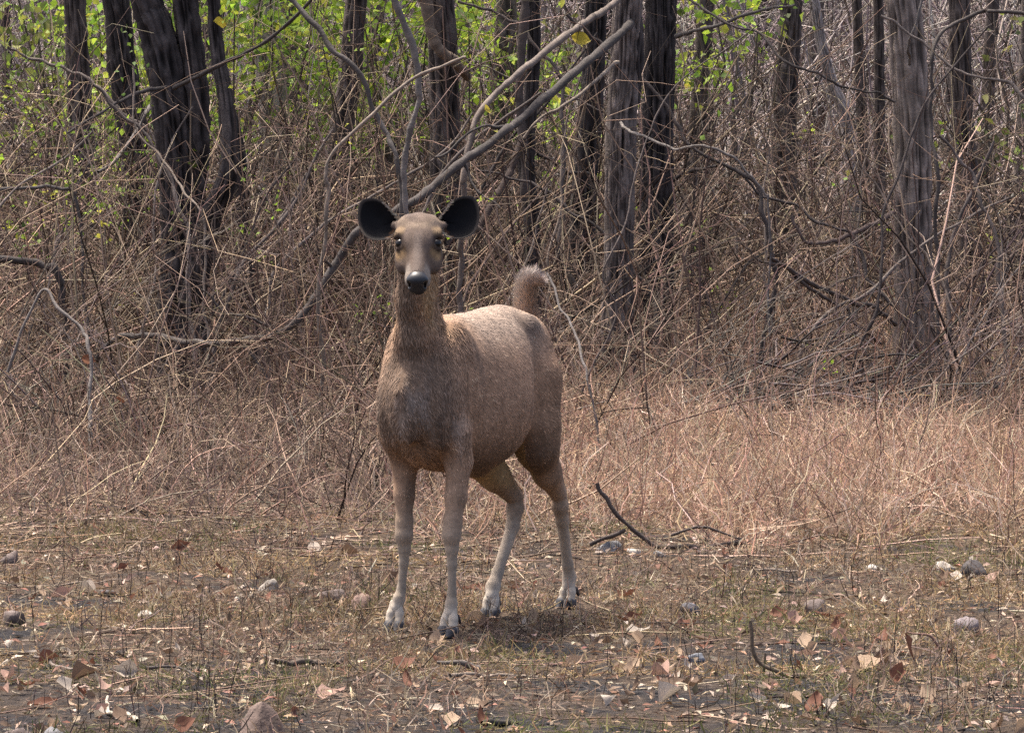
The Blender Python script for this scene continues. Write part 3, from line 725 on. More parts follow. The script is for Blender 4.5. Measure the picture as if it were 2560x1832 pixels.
GREYL = (0.11, 0.095, 0.085); DARKL = (0.06, 0.05, 0.045); TANL = (0.17, 0.125, 0.092); PALEL = (0.155, 0.135, 0.12)
tree('dark three-stemmed furrowed tree with a white scar low on its trunk',
     [(466, 1000, 140, 33.5), (452, 800, 120), (452, 620, 100), (438, 400, 92), (416, 200, 92), (385, 60, 86), (366, 0, 82)], 'dark', 3, ridge=0.26, fr=13,
     stems=[([(470, 700, 60), (490, 480, 56), (496, 300, 60), (482, 150, 64), (464, 0, 64)], 'dark'),
            ([(478, 760, 60, 33.3), (524, 560, 56, 33.2), (572, 430, 50, 33.1), (566, 260, 40, 33.2), (545, 130, 34, 33.3), (536, 0, 32, 33.3)], 'dark')],
     limbs=[([(440, 215, 33.2), (534, 172, 32.9), (668, 99, 32.8), (750, 30, 32.6), (830, -60, 32.4)], 11, 7, DARKL), ([(420, 215, 33.2), (363, 229, 32.8), (298, 252, 32.6), (229, 294, 32.4), (170, 330, 32.3)], 11, 5, DARKL)],
     patch=(484, 790, 33.25, 0.042))
tree('dark leaning tree just behind the three-stemmed tree', [(372, 860, 96, 37.5), (350, 560, 84), (338, 360, 80), (305, 160, 72), (288, 0, 66)], 'dark', 8, ridge=0.24, fr=12,
     limbs=[([(352, 300, 37.2), (372, 270, 34.4), (343, 324, 34), (286, 405, 33.5), (240, 436, 33.2)], 10, 6, GREYL)])
tree('slim dark tree standing alone in the leafy tangle left of the leaning tree', [(215, 760, 74, 41), (206, 400, 66), (195, 200, 60), (186, 0, 56)], 'mid', 12, ridge=0.22)
tree('thin dark sapling trunk between the three-stemmed tree and a pale trunk', [(640, 760, 46, 36), (600, 420, 40), (560, 240, 34), (535, 100, 28), (532, 0, 26)], 'dark', 14, ridge=0.12, na=32, flare=0.2)
tree('pale grey straight tree behind thin dark sapling trunk', [(688, 640, 92, 46), (684, 300, 84), (668, 120, 80), (652, 0, 78)], 'pale', 17, ridge=0.10, fr=8)
tree('brown leaning tree wrapped in tangled creepers', [(820, 690, 74, 42), (846, 400, 66), (872, 220, 62), (884, 80, 58), (892, 0, 56)], 'mid', 19, ridge=0.14)
tree('broad dark tree with a pale vine winding across its trunk', [(1118, 640, 90, 37), (1112, 400, 84), (1110, 200, 80), (1106, 80, 78), (1098, 0, 76)], 'mid', 23, ridge=0.15,
     limbs=[([(1052, -30, 36.7), (1075, 60, 36.68), (1098, 120, 36.66), (1140, 165, 36.72), (1172, 190, 36.9)], 34, 22, TANL)])
tree('twisted slim black tree with a crooked trunk', [(1332, 700, 44, 35.5), (1330, 560, 42), (1318, 460, 40), (1316, 360, 46), (1326, 260, 36), (1335, 120, 36), (1332, 0, 34)], 'dark', 29, ridge=0.2, fr=7, na=40,
     limbs=[([(1312, 500, 35.3), (1302, 300, 35.3), (1304, 150, 35.3), (1308, -40, 35.3)], 20, 22, (0.09, 0.07, 0.06)), ([(1310, 330, 35.3), (1282, 420, 35.2), (1240, 500, 35.1), (1190, 585, 35), (1170, 640, 35)], 18, 24, (0.07, 0.05, 0.042))])
tree('dark ivy-wrapped tree close behind the grey furrowed tree', [(1448, 860, 78, 37.2), (1455, 600, 66), (1468, 400, 62), (1482, 200, 58), (1490, 0, 56)], 'dark', 31, ridge=0.2,
     limbs=[([(1470, 440, 37), (1420, 420, 36.8), (1380, 395, 36.6), (1345, 385, 36.5)], 10, 7, DARKL)])
tree('grey finely furrowed straight tree with a dark forked stem above', [(1548, 1010, 92, 33), (1545, 820, 80), (1548, 600, 76), (1552, 350, 78), (1562, 150, 76), (1570, 0, 74)], 'grey', 37, ridge=0.2, fr=16, fz=6.5, flare=0.3, na=76,
     stems=[([(1580, 260, 40), (1590, 120, 42), (1584, 0, 40)], 'dark')])
tree('straight black tree beside the grey furrowed tree', [(1638, 900, 100, 36), (1638, 680, 88), (1640, 450, 84), (1648, 200, 80), (1652, 0, 78)], 'dark', 41, ridge=0.24, fr=15, na=72,
     limbs=[([(1690, 92, 35.8), (1794, 60, 35.4), (1902, 26, 35.2), (1990, 10, 35)], 11, 6, GREYL), ([(1690, 445, 35.8), (1740, 425, 35.4), (1790, 418, 35.2)], 12, 5, DARKL)])
tree('thick brown tree with peeling bark beside dry grass', [(2290, 960, 116, 34.5), (2285, 780, 100), (2282, 600, 98), (2280, 350, 94), (2270, 150, 92), (2258, 0, 90)], 'brown', 43, ridge=0.16, fr=15, fz=4.5, flare=0.3, na=76,
     limbs=[([(2235, 535, 34.3), (2139, 582, 34), (2061, 612, 33.8), (2014, 604, 33.6), (1979, 535, 33.6)], 13, 8, (0.12, 0.085, 0.07)),
            ([(2268, 170, 34.1), (2272, 110, 33.95), (2290, 60, 33.9), (2310, -20, 33.9)], 9, 6, PALEL)])
tree('thin reddish-dark tree behind the peeling brown tree', [(2200, 640, 38, 44), (2198, 420, 32), (2198, 200, 30), (2195, 0, 28)], 'mid', 47, ridge=0.14, na=32)
tree('violet-dark tree among leaning stems right of the peeling brown tree', [(2440, 760, 66, 42), (2420, 480, 60), (2405, 250, 58), (2398, 0, 56)], 'mid', 53, ridge=0.18)
tree('pale slanting tree far back in grey scrub', [(2150, 520, 36, 52), (2120, 340, 34), (2085, 220, 32), (2055, 120, 30), (2035, 0, 28)], 'pale', 59, ridge=0.08, na=28)
tree('dark stout tree half hidden at the thicket beyond the slanting pale tree', [(1960, 560, 70, 50), (1962, 300, 64), (1972, 140, 60), (1978, 0, 58)], 'mid', 61, ridge=0.16)
# far trees
frng = np.random.default_rng(5)
for i in range(46):
    dd = frng.uniform(50, 78); px = -700 + 3960 * (i + frng.uniform(0.1, 0.9)) / 46
    wp = frng.uniform(0.14, 0.34) * FPX / dd; ln = frng.uniform(-40, 40)
    tree('slender %s trunk in the distant woodland' % ['blackish', 'dark brown', 'grey', 'dark brown', 'pale grey'][i % 5], [(px, 520, wp, dd), (px + ln * .3, 350, wp * .92), (px + ln * .7, 150, wp * .88), (px + ln, 0, wp * .84)], ['dark', 'mid', 'grey', 'mid', 'pale'][i % 5], 100 + i,
         ridge=0.12, na=20, flare=0.2, crown=(i % 2 == 0), top_h=6.5, name='distant_tree', group='distant bare trees')

# ------------------------------------------------------------------ woody vines and hanging limbs
def vine(label, pts, w0, w1, colr, seed, name='woody_vine', cat='vine', group=None, k=10, fork=(), lay=0.0):
    """pts: (px, py, d)"""
    def on(P):
        if lay: P[:, 2] += ground_z(P[:, 0], P[:, 1]) + lay
        return P
    P = on(np.array([W(*p) for p in pts])); d = pts[0][2]
    org = P[-1].copy()
    root_o = None
    V, Fq = limb_mesh(P, w0 / FPX * d / 2, w1 / FPX * d / 2, seed, k)
    c = np.array(colr) * (0.35 + 1.3 * fbm(V * np.array([11, 11, 11]), seed, 3))[:, None]
    if not fork:
        o = mk(name, V - org, Fq, M_limb, None, c, smooth=True); o.location = org
        return tag(o, label, cat, group)
    r = empty(name, org, label, cat, group)
    mk('main_stem', V - org, Fq, M_limb, r, c, smooth=True)
    for j, (fp, a, b) in enumerate(fork):
        Pf = on(np.array([W(*p) for p in fp]))
        V, Fq = limb_mesh(Pf, a / FPX * fp[0][2] / 2, b / FPX * fp[0][2] / 2, seed + 9 + j, 7)
        mk('side_branch', V - org, Fq, M_limb, r, np.array(colr) * (0.8 + 0.4 * fbm(V * 14, seed + j, 2))[:, None], smooth=True)
    return r
GV = (0.088, 0.076, 0.068); DV = (0.075, 0.062, 0.054); TV = (0.20, 0.16, 0.125)
vine('long smooth grey limb sweeping down behind the doe in a hanging curve', [(1575, 60, 32.9), (1548, 88, 32.7), (1373, 237, 31.5), (1277, 317, 31), (1163, 401, 30.6), (1090, 458, 30.4), (1029, 511, 30.2), (960, 545, 30.1), (899, 576, 30), (865, 618, 30), (833, 671, 30), (753, 790, 29.9), (694, 834, 29.9), (595, 854, 30), (476, 858, 30.3), (357, 838, 30.6), (270, 860, 30.9), (200, 985, 31.2), (190, 1080, 31.4)], 23, 12, (0.066, 0.056, 0.050), 2, fork=[([(1277, 317, 31), (1180, 330, 30.8), (1120, 380, 30.7), (1080, 400, 30.6)], 9, 4), ([(694, 834, 29.9), (640, 800, 29.8), (560, 770, 29.7), (500, 700, 29.7)], 9, 4), ([(595, 854, 30), (650, 930, 29.9), (690, 1010, 29.8)], 8, 4), ([(1163, 401, 30.6), (1190, 470, 30.5), (1250, 520, 30.4)], 8, 3), ([(833, 671, 30), (800, 620, 29.9), (790, 560, 29.8)], 8, 4)])
vine('bent brown limb arching above the long grey limb', [(1560, -10, 32.8), (1521, 19, 32.5), (1449, 69, 32), (1373, 122, 31.6), (1277, 202, 31.2), (1201, 282, 31), (1170, 382, 30.9), (1160, 520, 30.9), (1150, 700, 31), (1150, 1080, 31)], 18, 13, (0.15, 0.12, 0.10), 4)
vine('thin pale branch running below the long grey limb', [(1550, 150, 32.8), (1518, 176, 32.4), (1449, 237, 32), (1346, 302, 31.8), (1310, 345, 31.8)], 10, 7, TV, 6)
vine('pale grey sapling stem rising behind the head of the doe', [(985, -40, 29.5), (991, 0, 29.5), (1021, 88, 29.5), (1044, 183, 29.5), (1052, 244, 29.5), (1025, 344, 29.5), (1014, 405, 29.5), (1016, 527, 29.5), (1020, 700, 29.5), (1030, 1120, 29.5)], 19, 12, PALEL, 8, 'sapling', 'sapling')
vine('straight grey pole slanting down towards the head of the doe', [(700, -30, 30.2), (725, 0, 30.2), (800, 80, 30.1), (888, 183, 30), (953, 305, 30), (991, 401, 29.9), (1010, 560, 29.9), (1040, 1100, 29.8)], 14, 12, GV, 10, 'slanting_pole', 'branch')
vine('thin pale branch with a sharp elbow', [(1160, 150, 29.2), (1136, 156, 29.2), (1029, 198, 29.2), (941, 275, 29.1), (834, 382, 29.1), (815, 458, 29.1), (806, 620, 29.1), (800, 1130, 29.2)], 8, 11, TV, 12, 'elbowed_branch', 'branch')
vine('dark looping vine beside the thick brown tree', [(2600, 40, 32.8), (2544, 30, 32.8), (2441, 34, 32.8), (2354, 82, 32.7), (2329, 164, 32.6), (2329, 302, 32.6), (2341, 431, 32.5), (2341, 595, 32.5), (2345, 800, 32.4), (2350, 1050, 32.3)], 9, 9, DV, 14)
vine('thin dark vine stretched from the black tree to the brown tree', [(1690, -10, 34.6), (1760, 26, 34.4), (1893, 90, 34.2), (1988, 160, 34), (2074, 194, 34), (2160, 228, 34.1), (2240, 252, 34.25)], 6, 6, DV, 16)
vine('pale drooping branch beside the black tree', [(1545, 316, 32.8), (1600, 340, 32.4), (1686, 366, 32.2), (1772, 362, 32), (1850, 422, 32), (1910, 487, 32), (1919, 545, 32), (1925, 1030, 32)], 8, 5, PALEL, 18, 'drooping_branch', 'branch')
vine('dead forked branch leaning on the foot of the brown tree', [(1930, 630, 32.4), (1942, 651, 32.5), (2064, 728, 32.8), (2166, 764, 33.2), (2240, 810, 33.8)], 9, 14, (0.085, 0.065, 0.055), 20, 'dead_branch', 'branch', fork=[([(1990, 690, 32.6), (2080, 745, 32.8), (2140, 810, 33), (2200, 860, 33.2)], 9, 7), ([(2064, 728, 32.8), (2120, 700, 32.9), (2160, 690, 33)], 6, 3), ([(1960, 665, 32.5), (1890, 650, 32.4), (1850, 600, 32.3)], 6, 3)])
vine('dark broken limb poking in from the left thicket', [(-160, 640, 31), (0, 652, 31), (111, 663, 31), (150, 700, 31), (170, 1060, 31)], 20, 14, (0.05, 0.042, 0.038), 22, 'broken_limb', 'branch')
vine('thin grey limb level across the left thicket', [(-160, 470, 32), (0, 475, 32), (137, 477, 32), (190, 530, 32), (230, 1000, 32)], 10, 7, GV, 24, 'level_limb', 'branch')
vine('pale arched twig bending to the ground left of the three-stemmed tree', [(20, 930, 27.6), (95, 739, 27.6), (139, 770, 27.5), (198, 830, 27.4), (218, 880, 27.3), (222, 1000, 27.2), (225, 1180, 27)], 7, 10, PALEL, 26, 'arched_twig', 'branch')
vine('long thin switch crossing in front of the three-stemmed tree', [(330, 170, 31.5), (345, 324, 31.4), (439, 439, 31.2), (490, 520, 31), (511, 588, 31), (520, 1040, 30.8)], 5, 6, TV, 28, 'thin_switch', 'branch')
vine('brown reed-thin stem leaning over the dry grass', [(2110, 1090, 25.5), (2080, 1105, 25.4), (1980, 1170, 25.2), (1900, 1220, 25), (1840, 1262, 24.9)], 4, 6, (0.16, 0.09, 0.075), 30, 'leaning_stem', 'branch')
vine('straight pale stem slanting down beside the tail of the doe', [(1360, 690, 27.5), (1420, 800, 27.3), (1460, 900, 27.1), (1485, 1010, 27), (1500, 1160, 27)], 5, 7, PALEL, 32, 'slanting_switch', 'branch')

vr = np.random.default_rng(888)
for i in range(34):
    dd = vr.uniform(30.5, 38); px = vr.uniform(-120, 2680); py = vr.uniform(0, 520); sg = vr.choice([-1, 1]); wv = vr.uniform(6, 15)
    pts = [(px, py, dd)]; ang = vr.uniform(0.2, 1.3)
    for k in range(6):
        ang = min(ang + vr.normal(0.05, 0.22), 1.57); px += sg * math.cos(ang) * 110; py += math.sin(ang) * 110; pts.append((px, py, dd - 0.1 * k))
    gpy = HZ + CAM_H * FPX / dd
    while py < gpy: px += sg * 15 + vr.normal(0, 25); py += 120; pts.append((px, py, dd - 0.6))
    c_ = [(0.10, 0.08, 0.07), (0.16, 0.13, 0.11), (0.06, 0.048, 0.043), (0.20, 0.155, 0.12)][i % 4]
    kind = ['reddish-brown', 'grey', 'blackish', 'tan'][i % 4]
    vine('crooked %s stem arching through the undergrowth' % kind, pts, wv * 0.5, wv, c_, 900 + i, 'crooked_stem', 'branch', 'crooked stems in the undergrowth', 7)
# ------------------------------------------------------------------ undergrowth
def frustum_x(rng, d, n, margin=1.12, extra=1.0):
    return rng.uniform(-1, 1, n) * (0.1025 * d * margin + extra)

def walk(rng, start, dirn, length, n, wig, grav):
    N = len(start); P = [start]; d = dirn
    st = (length / (n - 1))[:, None]
    for i in range(n - 1):
        d = norm(d + wig * rng.standard_normal((N, 3)) + np.array([0, 0, grav])); P.append(P[-1] + d * st)
    return np.stack(P, 1)

def thicket(name, seed, n1, n2, dr, L1, r1, cols, label_unused=None, dens=None, leaf=0, leafcols=GREEN, leafsize=0.05, tilt=0.6, pw=1.0, p1=6, p2=4):
    rng = np.random.default_rng(seed)
    d = dr[0] + (dr[1] - dr[0]) * rng.random(n1 * 3) ** pw
    x = frustum_x(rng, d, n1 * 3); y = d - CAM_D
    if dens is not None:
        keep = rng.random(n1 * 3) < dens(x / (0.1025 * d), d); x, y, d = x[keep][:n1], y[keep][:n1], d[keep][:n1]
    else: x, y, d = x[:n1], y[:n1], d[:n1]
    n1 = len(x)
    st = np.stack([x, y, ground_z(x, y) - 0.02], -1)
    clump = np.stack([fbm(np.stack([x * 0.9, y * 0.9, x * 0 + s], -1), seed + s, 2) - 0.5 for s in (1, 2)], -1) * 3.0
    dr1 = norm(np.concatenate([clump * tilt + tilt * 0.6 * rng.standard_normal((n1, 2)), np.ones((n1, 1))], -1))
    ln = L1[0] + (L1[1] - L1[0]) * rng.random(n1) ** 1.6
    P1 = walk(rng, st, dr1, ln, p1, 0.16 * (7 / (p1 - 1)) ** 0.5, -0.03 * 7 / (p1 - 1))
    rad = rng.uniform(r1[0], r1[1], n1) * (0.5 + 0.5 * ln / L1[1])
    R1 = rad[:, None] * np.linspace(1, 0.35, p1)[None]
    V1, F1 = tubes(P1, R1, 3)
    c1 = percol(pick(rng, cols, n1, 0.3), 3 * p1)
    par = rng.integers(0, n1, n2); k = rng.integers(1, p1, n2)
    s2 = P1[par, k]; pd = norm(P1[par, k] - P1[par, k - 1])
    d2 = norm(pd + 1.0 * rng.standard_normal((n2, 3)))
    l2 = ln[par] * rng.uniform(0.15, 0.55, n2)
    P2 = walk(rng, s2, d2, l2, p2, 0.34, -0.02)
    R2 = (R1[par, k] * rng.uniform(0.4, 0.8, n2))[:, None] * np.linspace(1, 0.4, p2)[None]
    R2 = np.maximum(R2, r1[0] * 0.42)
    V2, F2 = tubes(P2, R2, 3)
    c2 = percol(pick(rng, cols, n2, 0.3), 3 * p2)
    o = mk(name, np.concatenate([V1, V2]), np.concatenate([F1, F2 + len(V1)]), M_twig, None, np.concatenate([c1, c2]), kind='stuff')
    return o, P1, P2

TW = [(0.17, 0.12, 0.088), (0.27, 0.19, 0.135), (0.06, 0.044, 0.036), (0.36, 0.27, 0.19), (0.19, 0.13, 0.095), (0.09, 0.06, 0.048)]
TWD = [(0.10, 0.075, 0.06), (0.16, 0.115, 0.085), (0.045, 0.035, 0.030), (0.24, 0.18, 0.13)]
TWF = [(0.26, 0.215, 0.195), (0.33, 0.28, 0.25), (0.19, 0.155, 0.145)]  # far twigs: distance haze put into the paler, lilac-grey colours
o, Pa, Pb = thicket('twig_thicket', 201, 2150, 9600, (30.8, 40), (0.5, 2.8), (0.005, 0.016), TW, dens=lambda xn, d: np.where(xn < 0.15, np.where(d > 33.8, 1.0, 0.22), np.where(d > 35, 0.45, 0.22)))
tag(o, 'tangled bare twigs of the undergrowth between the tree trunks', 'undergrowth')
oL, _a, _b = thicket('low_brush', 204, 3700, 9600, (23.0, 31.5), (0.2, 0.72), (0.0035, 0.008), TW + [(0.30, 0.235, 0.18)], dens=lambda xn, d: np.where(xn < 0.05, 1.0, 0.12) * np.clip((d - 22.5) / 4, 0.15, 1), tilt=1.7)
tag(oL, 'low brambly brush of arching twigs left of the doe', 'undergrowth')
oF, _c, _e = thicket('front_twigs', 205, 190, 1150, (27.5, 29.6), (1.0, 2.4), (0.004, 0.009), TW, dens=lambda xn, d: np.where(xn < 0.15, 1.0, 0.25), tilt=0.9)
tag(oF, 'long crossing twigs in front of the hanging grey limb', 'undergrowth')
o2, Pc, Pd = thicket('back_thicket', 202, 2400, 8400, (39, 58), (0.8, 3.6), (0.007, 0.016), TWD, dens=lambda xn, d: np.where(xn > 0.22, 0.4, 1.0))
tag(o2, 'dense bare scrub standing behind the front trees', 'undergrowth')
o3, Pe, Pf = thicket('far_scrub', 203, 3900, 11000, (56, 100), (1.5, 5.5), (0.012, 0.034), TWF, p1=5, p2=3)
tag(o3, 'haze-coloured mass of distant bare scrub closing off the view', 'undergrowth')

# fresh leaf sprigs on the front undergrowth, mostly on the left
def sprigs(name, label, P, seed, n, cond, size, cols, per=7, spread=0.06):
    rng = np.random.default_rng(seed)
    ii = rng.integers(0, len(P), n * 12); kk = rng.integers(2, P.shape[1], n * 12)
    c = P[ii, kk]; d = c[:, 1] + CAM_D
    px = c[:, 0] / d * FPX + 1280; py = HZ - (c[:, 2] - CAM_H) / d * FPX
    keep = rng.random(n * 12) < cond(px, py); c = c[keep][:n]
    cc = np.repeat(c, per, 0) + rng.standard_normal((len(c) * per, 3)) * spread
    col = np.repeat(pick(rng, cols, len(c), 0.2), per, 0) * rng.uniform(0.75, 1.25, (len(cc), 1))
    V, Fq, cl = leaf_quads(cc, size, rng, col)
    return tag(mk(name, V, Fq, M_leaf, None, cl, kind='stuff'), label, 'leaves')
sprigs('leaf_sprigs', 'fresh yellow-green leaf sprigs scattered through the undergrowth', Pa, 301, 430, lambda px, py: np.where(py < 640, np.where(px < 700, 0.9, np.where(px < 1500, 0.10, 0.10)) * np.clip((680 - py) / 500, 0.06, 1), 0.01), 0.043, GREEN)

# leafy bushes glowing behind the trunks
brng = np.random.default_rng(9)
def bush(label, px, d, z0, z1, rad, n, cols, seed, group=None):
    rng = np.random.default_rng(seed)
    x = (px - 1280) / FPX * d; y = d - CAM_D; gz = float(ground_z(x, y)); org = np.array([x, y, gz])
    r = empty('leafy_bush', org, label, 'bush', group)
    ns = 9; t = np.linspace(0, 1, 8)[:, None]
    P = []
    for i in range(ns):
        az = rng.uniform(0, 6.28); e = np.array([math.cos(az) * rad * 0.8, math.sin(az) * rad * 0.6, z1 - 0.2]) * rng.uniform(0.7, 1.0)
        P.append(e * t + rng.standard_normal((8, 3)) * 0.08 * t)
    P = np.array(P); V, Fq = tubes(P, np.tile(np.linspace(0.03, 0.008, 8), (ns, 1)), 5)
    mk('stem', V, Fq, M_twig, r, np.tile([0.10, 0.08, 0.065], (len(V), 1)), kind='stuff')
    nc = max(10, n // 45)
    cc = np.stack([rng.normal(0, rad * 0.55, nc), rng.normal(0, rad * 0.5, nc), rng.uniform(z0, z1, nc)], -1)
    cen = cc[rng.integers(0, nc, n)] + rng.standard_normal((n, 3)) * np.array([0.22, 0.22, 0.13])
    V, Fq, cl = leaf_quads(cen, 0.10, rng, pick(rng, cols, n, 0.25))
    mk('foliage', V, Fq, M_leaf, r, cl, kind='stuff')
    return r
for i, (px, d, z0, z1, rad, n, cl, lab) in enumerate([
        (60, 46, 1.2, 2.9, 1.0, 600, OLIVE, 'sparse olive bush behind the left thicket'),
        (560, 45, 1.6, 3.6, 0.9, 1700, GREEN, 'bright yellow-green bush glowing between the three-stemmed tree and the pale trunk'),
        (240, 47, 1.4, 3.3, 0.9, 1000, GREEN, 'green bush showing between the two dark trees on the left'),
        (770, 50, 1.6, 3.8, 0.9, 1000, GREEN, 'green bush behind the creeper-wrapped brown tree'),
        (980, 46, 1.6, 3.6, 0.9, 1700, GREEN, 'bright green bush left of the broad vine-wound tree'),
        (1200, 50, 1.8, 3.9, 0.8, 1000, GREEN, 'yellow-green bush right of the broad vine-wound tree'),
        (1420, 54, 2.0, 4.2, 1.0, 450, OLIVE, 'dull olive bush behind the twisted black tree'),
        (1780, 48, 2.0, 3.9, 0.9, 420, GREEN, 'loose green bush right of the straight black tree'),
        (2520, 46, 1.4, 3.6, 0.9, 260, OLIVE, 'thin olive bush behind the leaning stems on the right')]):
    bush(lab, px, d, z0, z1, rad, n, cl, 400 + i)

# saplings with many slim leaning stems
def clump(label, px, d, nst, h, lean, rad, colr, seed, spread=0.25):
    rng = np.random.default_rng(seed)
    x = (px - 1280) / FPX * d; y = d - CAM_D; gz = float(ground_z(x, y)); org = np.array([x, y, gz])
    r = empty('shrub', org, label, 'shrub', 'bare many-stemmed shrubs')
    for i in range(nst):
        b = np.array([rng.normal(0, spread), rng.normal(0, spread), -0.04]); b[2] += float(ground_z(org[0] + b[0], org[1] + b[1])) - gz
        e = np.array([lean[0] + rng.normal(0, 0.22), rng.normal(0, 0.2), 1.0]) * h * rng.uniform(0.6, 1.1)
        t = np.linspace(0, 1, 9)[:, None]
        p = b + e * t + np.array([lean[0] * 0.35, 0, -0.25]) * h * t ** 2.2 + np.cumsum(rng.standard_normal((9, 3)) * 0.02, 0) * t
        V, Fq = tubes(p[None], (rad * rng.uniform(0.6, 1.2) * np.linspace(1, 0.3, 9))[None], 5)
        k2 = []
        for _ in range(9):
            k = rng.integers(2, 8); dd = norm(p[k] - p[k - 1] + 0.05 * rng.standard_normal(3)) * 1.0
            q = p[k] + (norm(dd + 0.6 * rng.standard_normal(3)) * np.linspace(0, 1, 6)[:, None] * rng.uniform(0.15, 0.5) * h * 0.5) + np.cumsum(rng.standard_normal((6, 3)) * 0.012, 0)
            k2.append(q)
        V2, F2 = tubes(np.array(k2), np.tile(rad * 0.4 * np.linspace(1, 0.4, 6), (9, 1)), 3)
        cc = pick(rng, [colr], 1, 0.25)[0]
        mk('stem', np.concatenate([V, V2]), np.concatenate([F2 * 0 + 0, F2])[:0].reshape(-1, 4) if False else np.concatenate([Fq, F2 + len(V)]), M_twig, r, np.tile(cc, (len(V) + len(V2), 1)))
    return r
clump('fan of grey-violet stems leaning right at the foot of the thick brown tree', 2330, 31.5, 15, 1.7, (0.55, 0), 0.0075, (0.20, 0.155, 0.14), 501, 0.35)
clump('fan of slim stems leaning right between the black tree and brush pile', 1760, 31.5, 13, 1.5, (0.55, 0), 0.0065, (0.19, 0.15, 0.13), 502, 0.35)
clump('tall dark-stemmed shrub right of the thick brown tree', 2480, 34, 13, 2.3, (0.25, 0), 0.010, (0.085, 0.065, 0.062), 503, 0.4)
clump('many-stemmed brown shrub behind the hanging grey curve', 800, 31.5, 14, 1.9, (0.05, 0), 0.009, (0.13, 0.095, 0.075), 504, 0.3)
clump('low arching grey shrub in front of the three-stemmed tree', 240, 28, 11, 1.1, (-0.3, 0), 0.006, (0.24, 0.20, 0.17), 505, 0.25)
clump('straggling brown shrub at the left end of the thicket', 60, 30, 13, 1.8, (0.25, 0), 0.007, (0.14, 0.11, 0.088), 506, 0.4)
clump('spindly shrub beside the twisted black tree', 1400, 31, 10, 1.5, (0.2, 0), 0.0055, (0.22, 0.175, 0.13), 507, 0.3)
clump('thin upright shrub in the pale grass near the brush pile', 2060, 30.5, 10, 1.2, (0.15, 0), 0.005, (0.22, 0.165, 0.13), 508, 0.4)

# ------------------------------------------------------------------ dry grass, litter, stubble
HOOVES = loc2world(np.array([(-0.075, 0.133, 0), (0.02, -0.13, 0), (0.60, 0.005, 0), (1.07, 0.122, 0.0)]))[:, :2]
def off_hooves(x, y):
    k = np.ones(len(x))
    for hx, hy in HOOVES: k = np.where((np.abs(x - hx) < 0.075) & (y > hy - 0.22) & (y < hy + 0.06), 0.12, k)
    return k
def strands(name, label, cat, seed, n, dr, cols, L, wdt, tilt, wig, dens, n_pts=5, mat=M_straw, lift=0.0, margin=1.1, grav=0.0, pw=1.0):
    rng = np.random.default_rng(seed); m = n * 5
    d = dr[0] + (dr[1] - dr[0]) * rng.random(m) ** pw; x = frustum_x(rng, d, m, margin, 0.95); y = d - CAM_D
    keep = rng.random(m) < dens(x / (0.1025 * d), d, x, y) * off_hooves(x, y); x, y, d = x[keep][:n], y[keep][:n], d[keep][:n]; N = len(x)
    st = np.stack([x, y, ground_z(x, y) + lift], -1)
    az = rng.uniform(0, 2 * math.pi, N); tl = np.abs(rng.normal(0, tilt, N))
    dn = np.stack([np.cos(az) * np.sin(tl), np.sin(az) * np.sin(tl), np.cos(tl)], -1)
    ln = L[0] + (L[1] - L[0]) * rng.random(N) ** 1.5
    P = walk(rng, st, dn, ln, n_pts, wig, grav)
    gz = ground_z(P[..., 0], P[..., 1]) + 0.003
    P[..., 2] = np.maximum(P[..., 2], gz + rng.uniform(0, 0.012, (N, 1)))
    wd = rng.uniform(wdt[0], wdt[1], N)[:, None] * np.linspace(1, 0.45, n_pts)[None]
    sd = rng.standard_normal((N, 3)) + np.array([0, -0.8, 0.3])
    V, Fq = ribbons(P, wd, norm(sd))
    pt = fbm(np.stack([x * 1.1, y * 0.6, x * 0], -1), seed + 2, 3)
    c = pick(rng, cols, N, 0.25) * (0.45 + 1.1 * pt)[:, None]
    o = mk(name, V, Fq, mat, None, percol(c, 2 * n_pts), kind='stuff')
    return tag(o, label, cat)
STRAW = [(0.42, 0.285, 0.20), (0.52, 0.385, 0.28), (0.31, 0.195, 0.138), (0.38, 0.235, 0.168), (0.56, 0.44, 0.33), (0.22, 0.135, 0.095), (0.13, 0.085, 0.065), (0.40, 0.29, 0.185)]
STRAWL = [(0.25, 0.175, 0.13), (0.34, 0.25, 0.185), (0.16, 0.112, 0.088), (0.12, 0.085, 0.07), (0.28, 0.18, 0.14)]
edge = lambda xn: 21.5 - 0.7 * xn + 0.5 * np.sin(xn * 9.0) + 0.35 * np.sin(xn * 23.0 + 1)
def dens_right(xn, d, x, y):
    t = np.clip((xn + 0.25) / 0.5, 0, 1) * np.clip((d - edge(xn) + 2.2 * (fbm(np.stack([x * 1.5, y * 0.8, x * 0], -1), 72, 3) - 0.5)) / 2.6, 0, 1) ** 1.3
    return t * np.where(d > 34, 0.6, 1) * np.clip(fbm(np.stack([x * 2.4, y * 1.2, x * 0], -1), 71, 3) * 4.0 - 1.3, 0.10, 1)
def dens_left(xn, d, x, y):
    return np.clip((0.15 - xn) / 0.4, 0, 1) * np.clip((d - edge(xn) - 0.2 + 3.0 * (fbm(np.stack([x * 1.6, y * 0.8, x * 0], -1), 73, 3) - 0.5)) / 3.0, 0, 1) * np.where(d > 32, 0.5, 1)
strands('dry_grass', 'matted pinkish straw-coloured dry grass spreading right of the doe', 'grass', 601, 47000, (20.8, 41), STRAW, (0.12, 0.50), (0.0017, 0.0038), 0.8, 0.55, dens_right, 5, pw=1.3)
strands('brown_grass', 'brown dead grass and straw under the left thicket', 'grass', 602, 9300, (20.8, 36), STRAWL, (0.12, 0.5), (0.0016, 0.0036), 1.0, 0.5, dens_left, 5, pw=1.2)
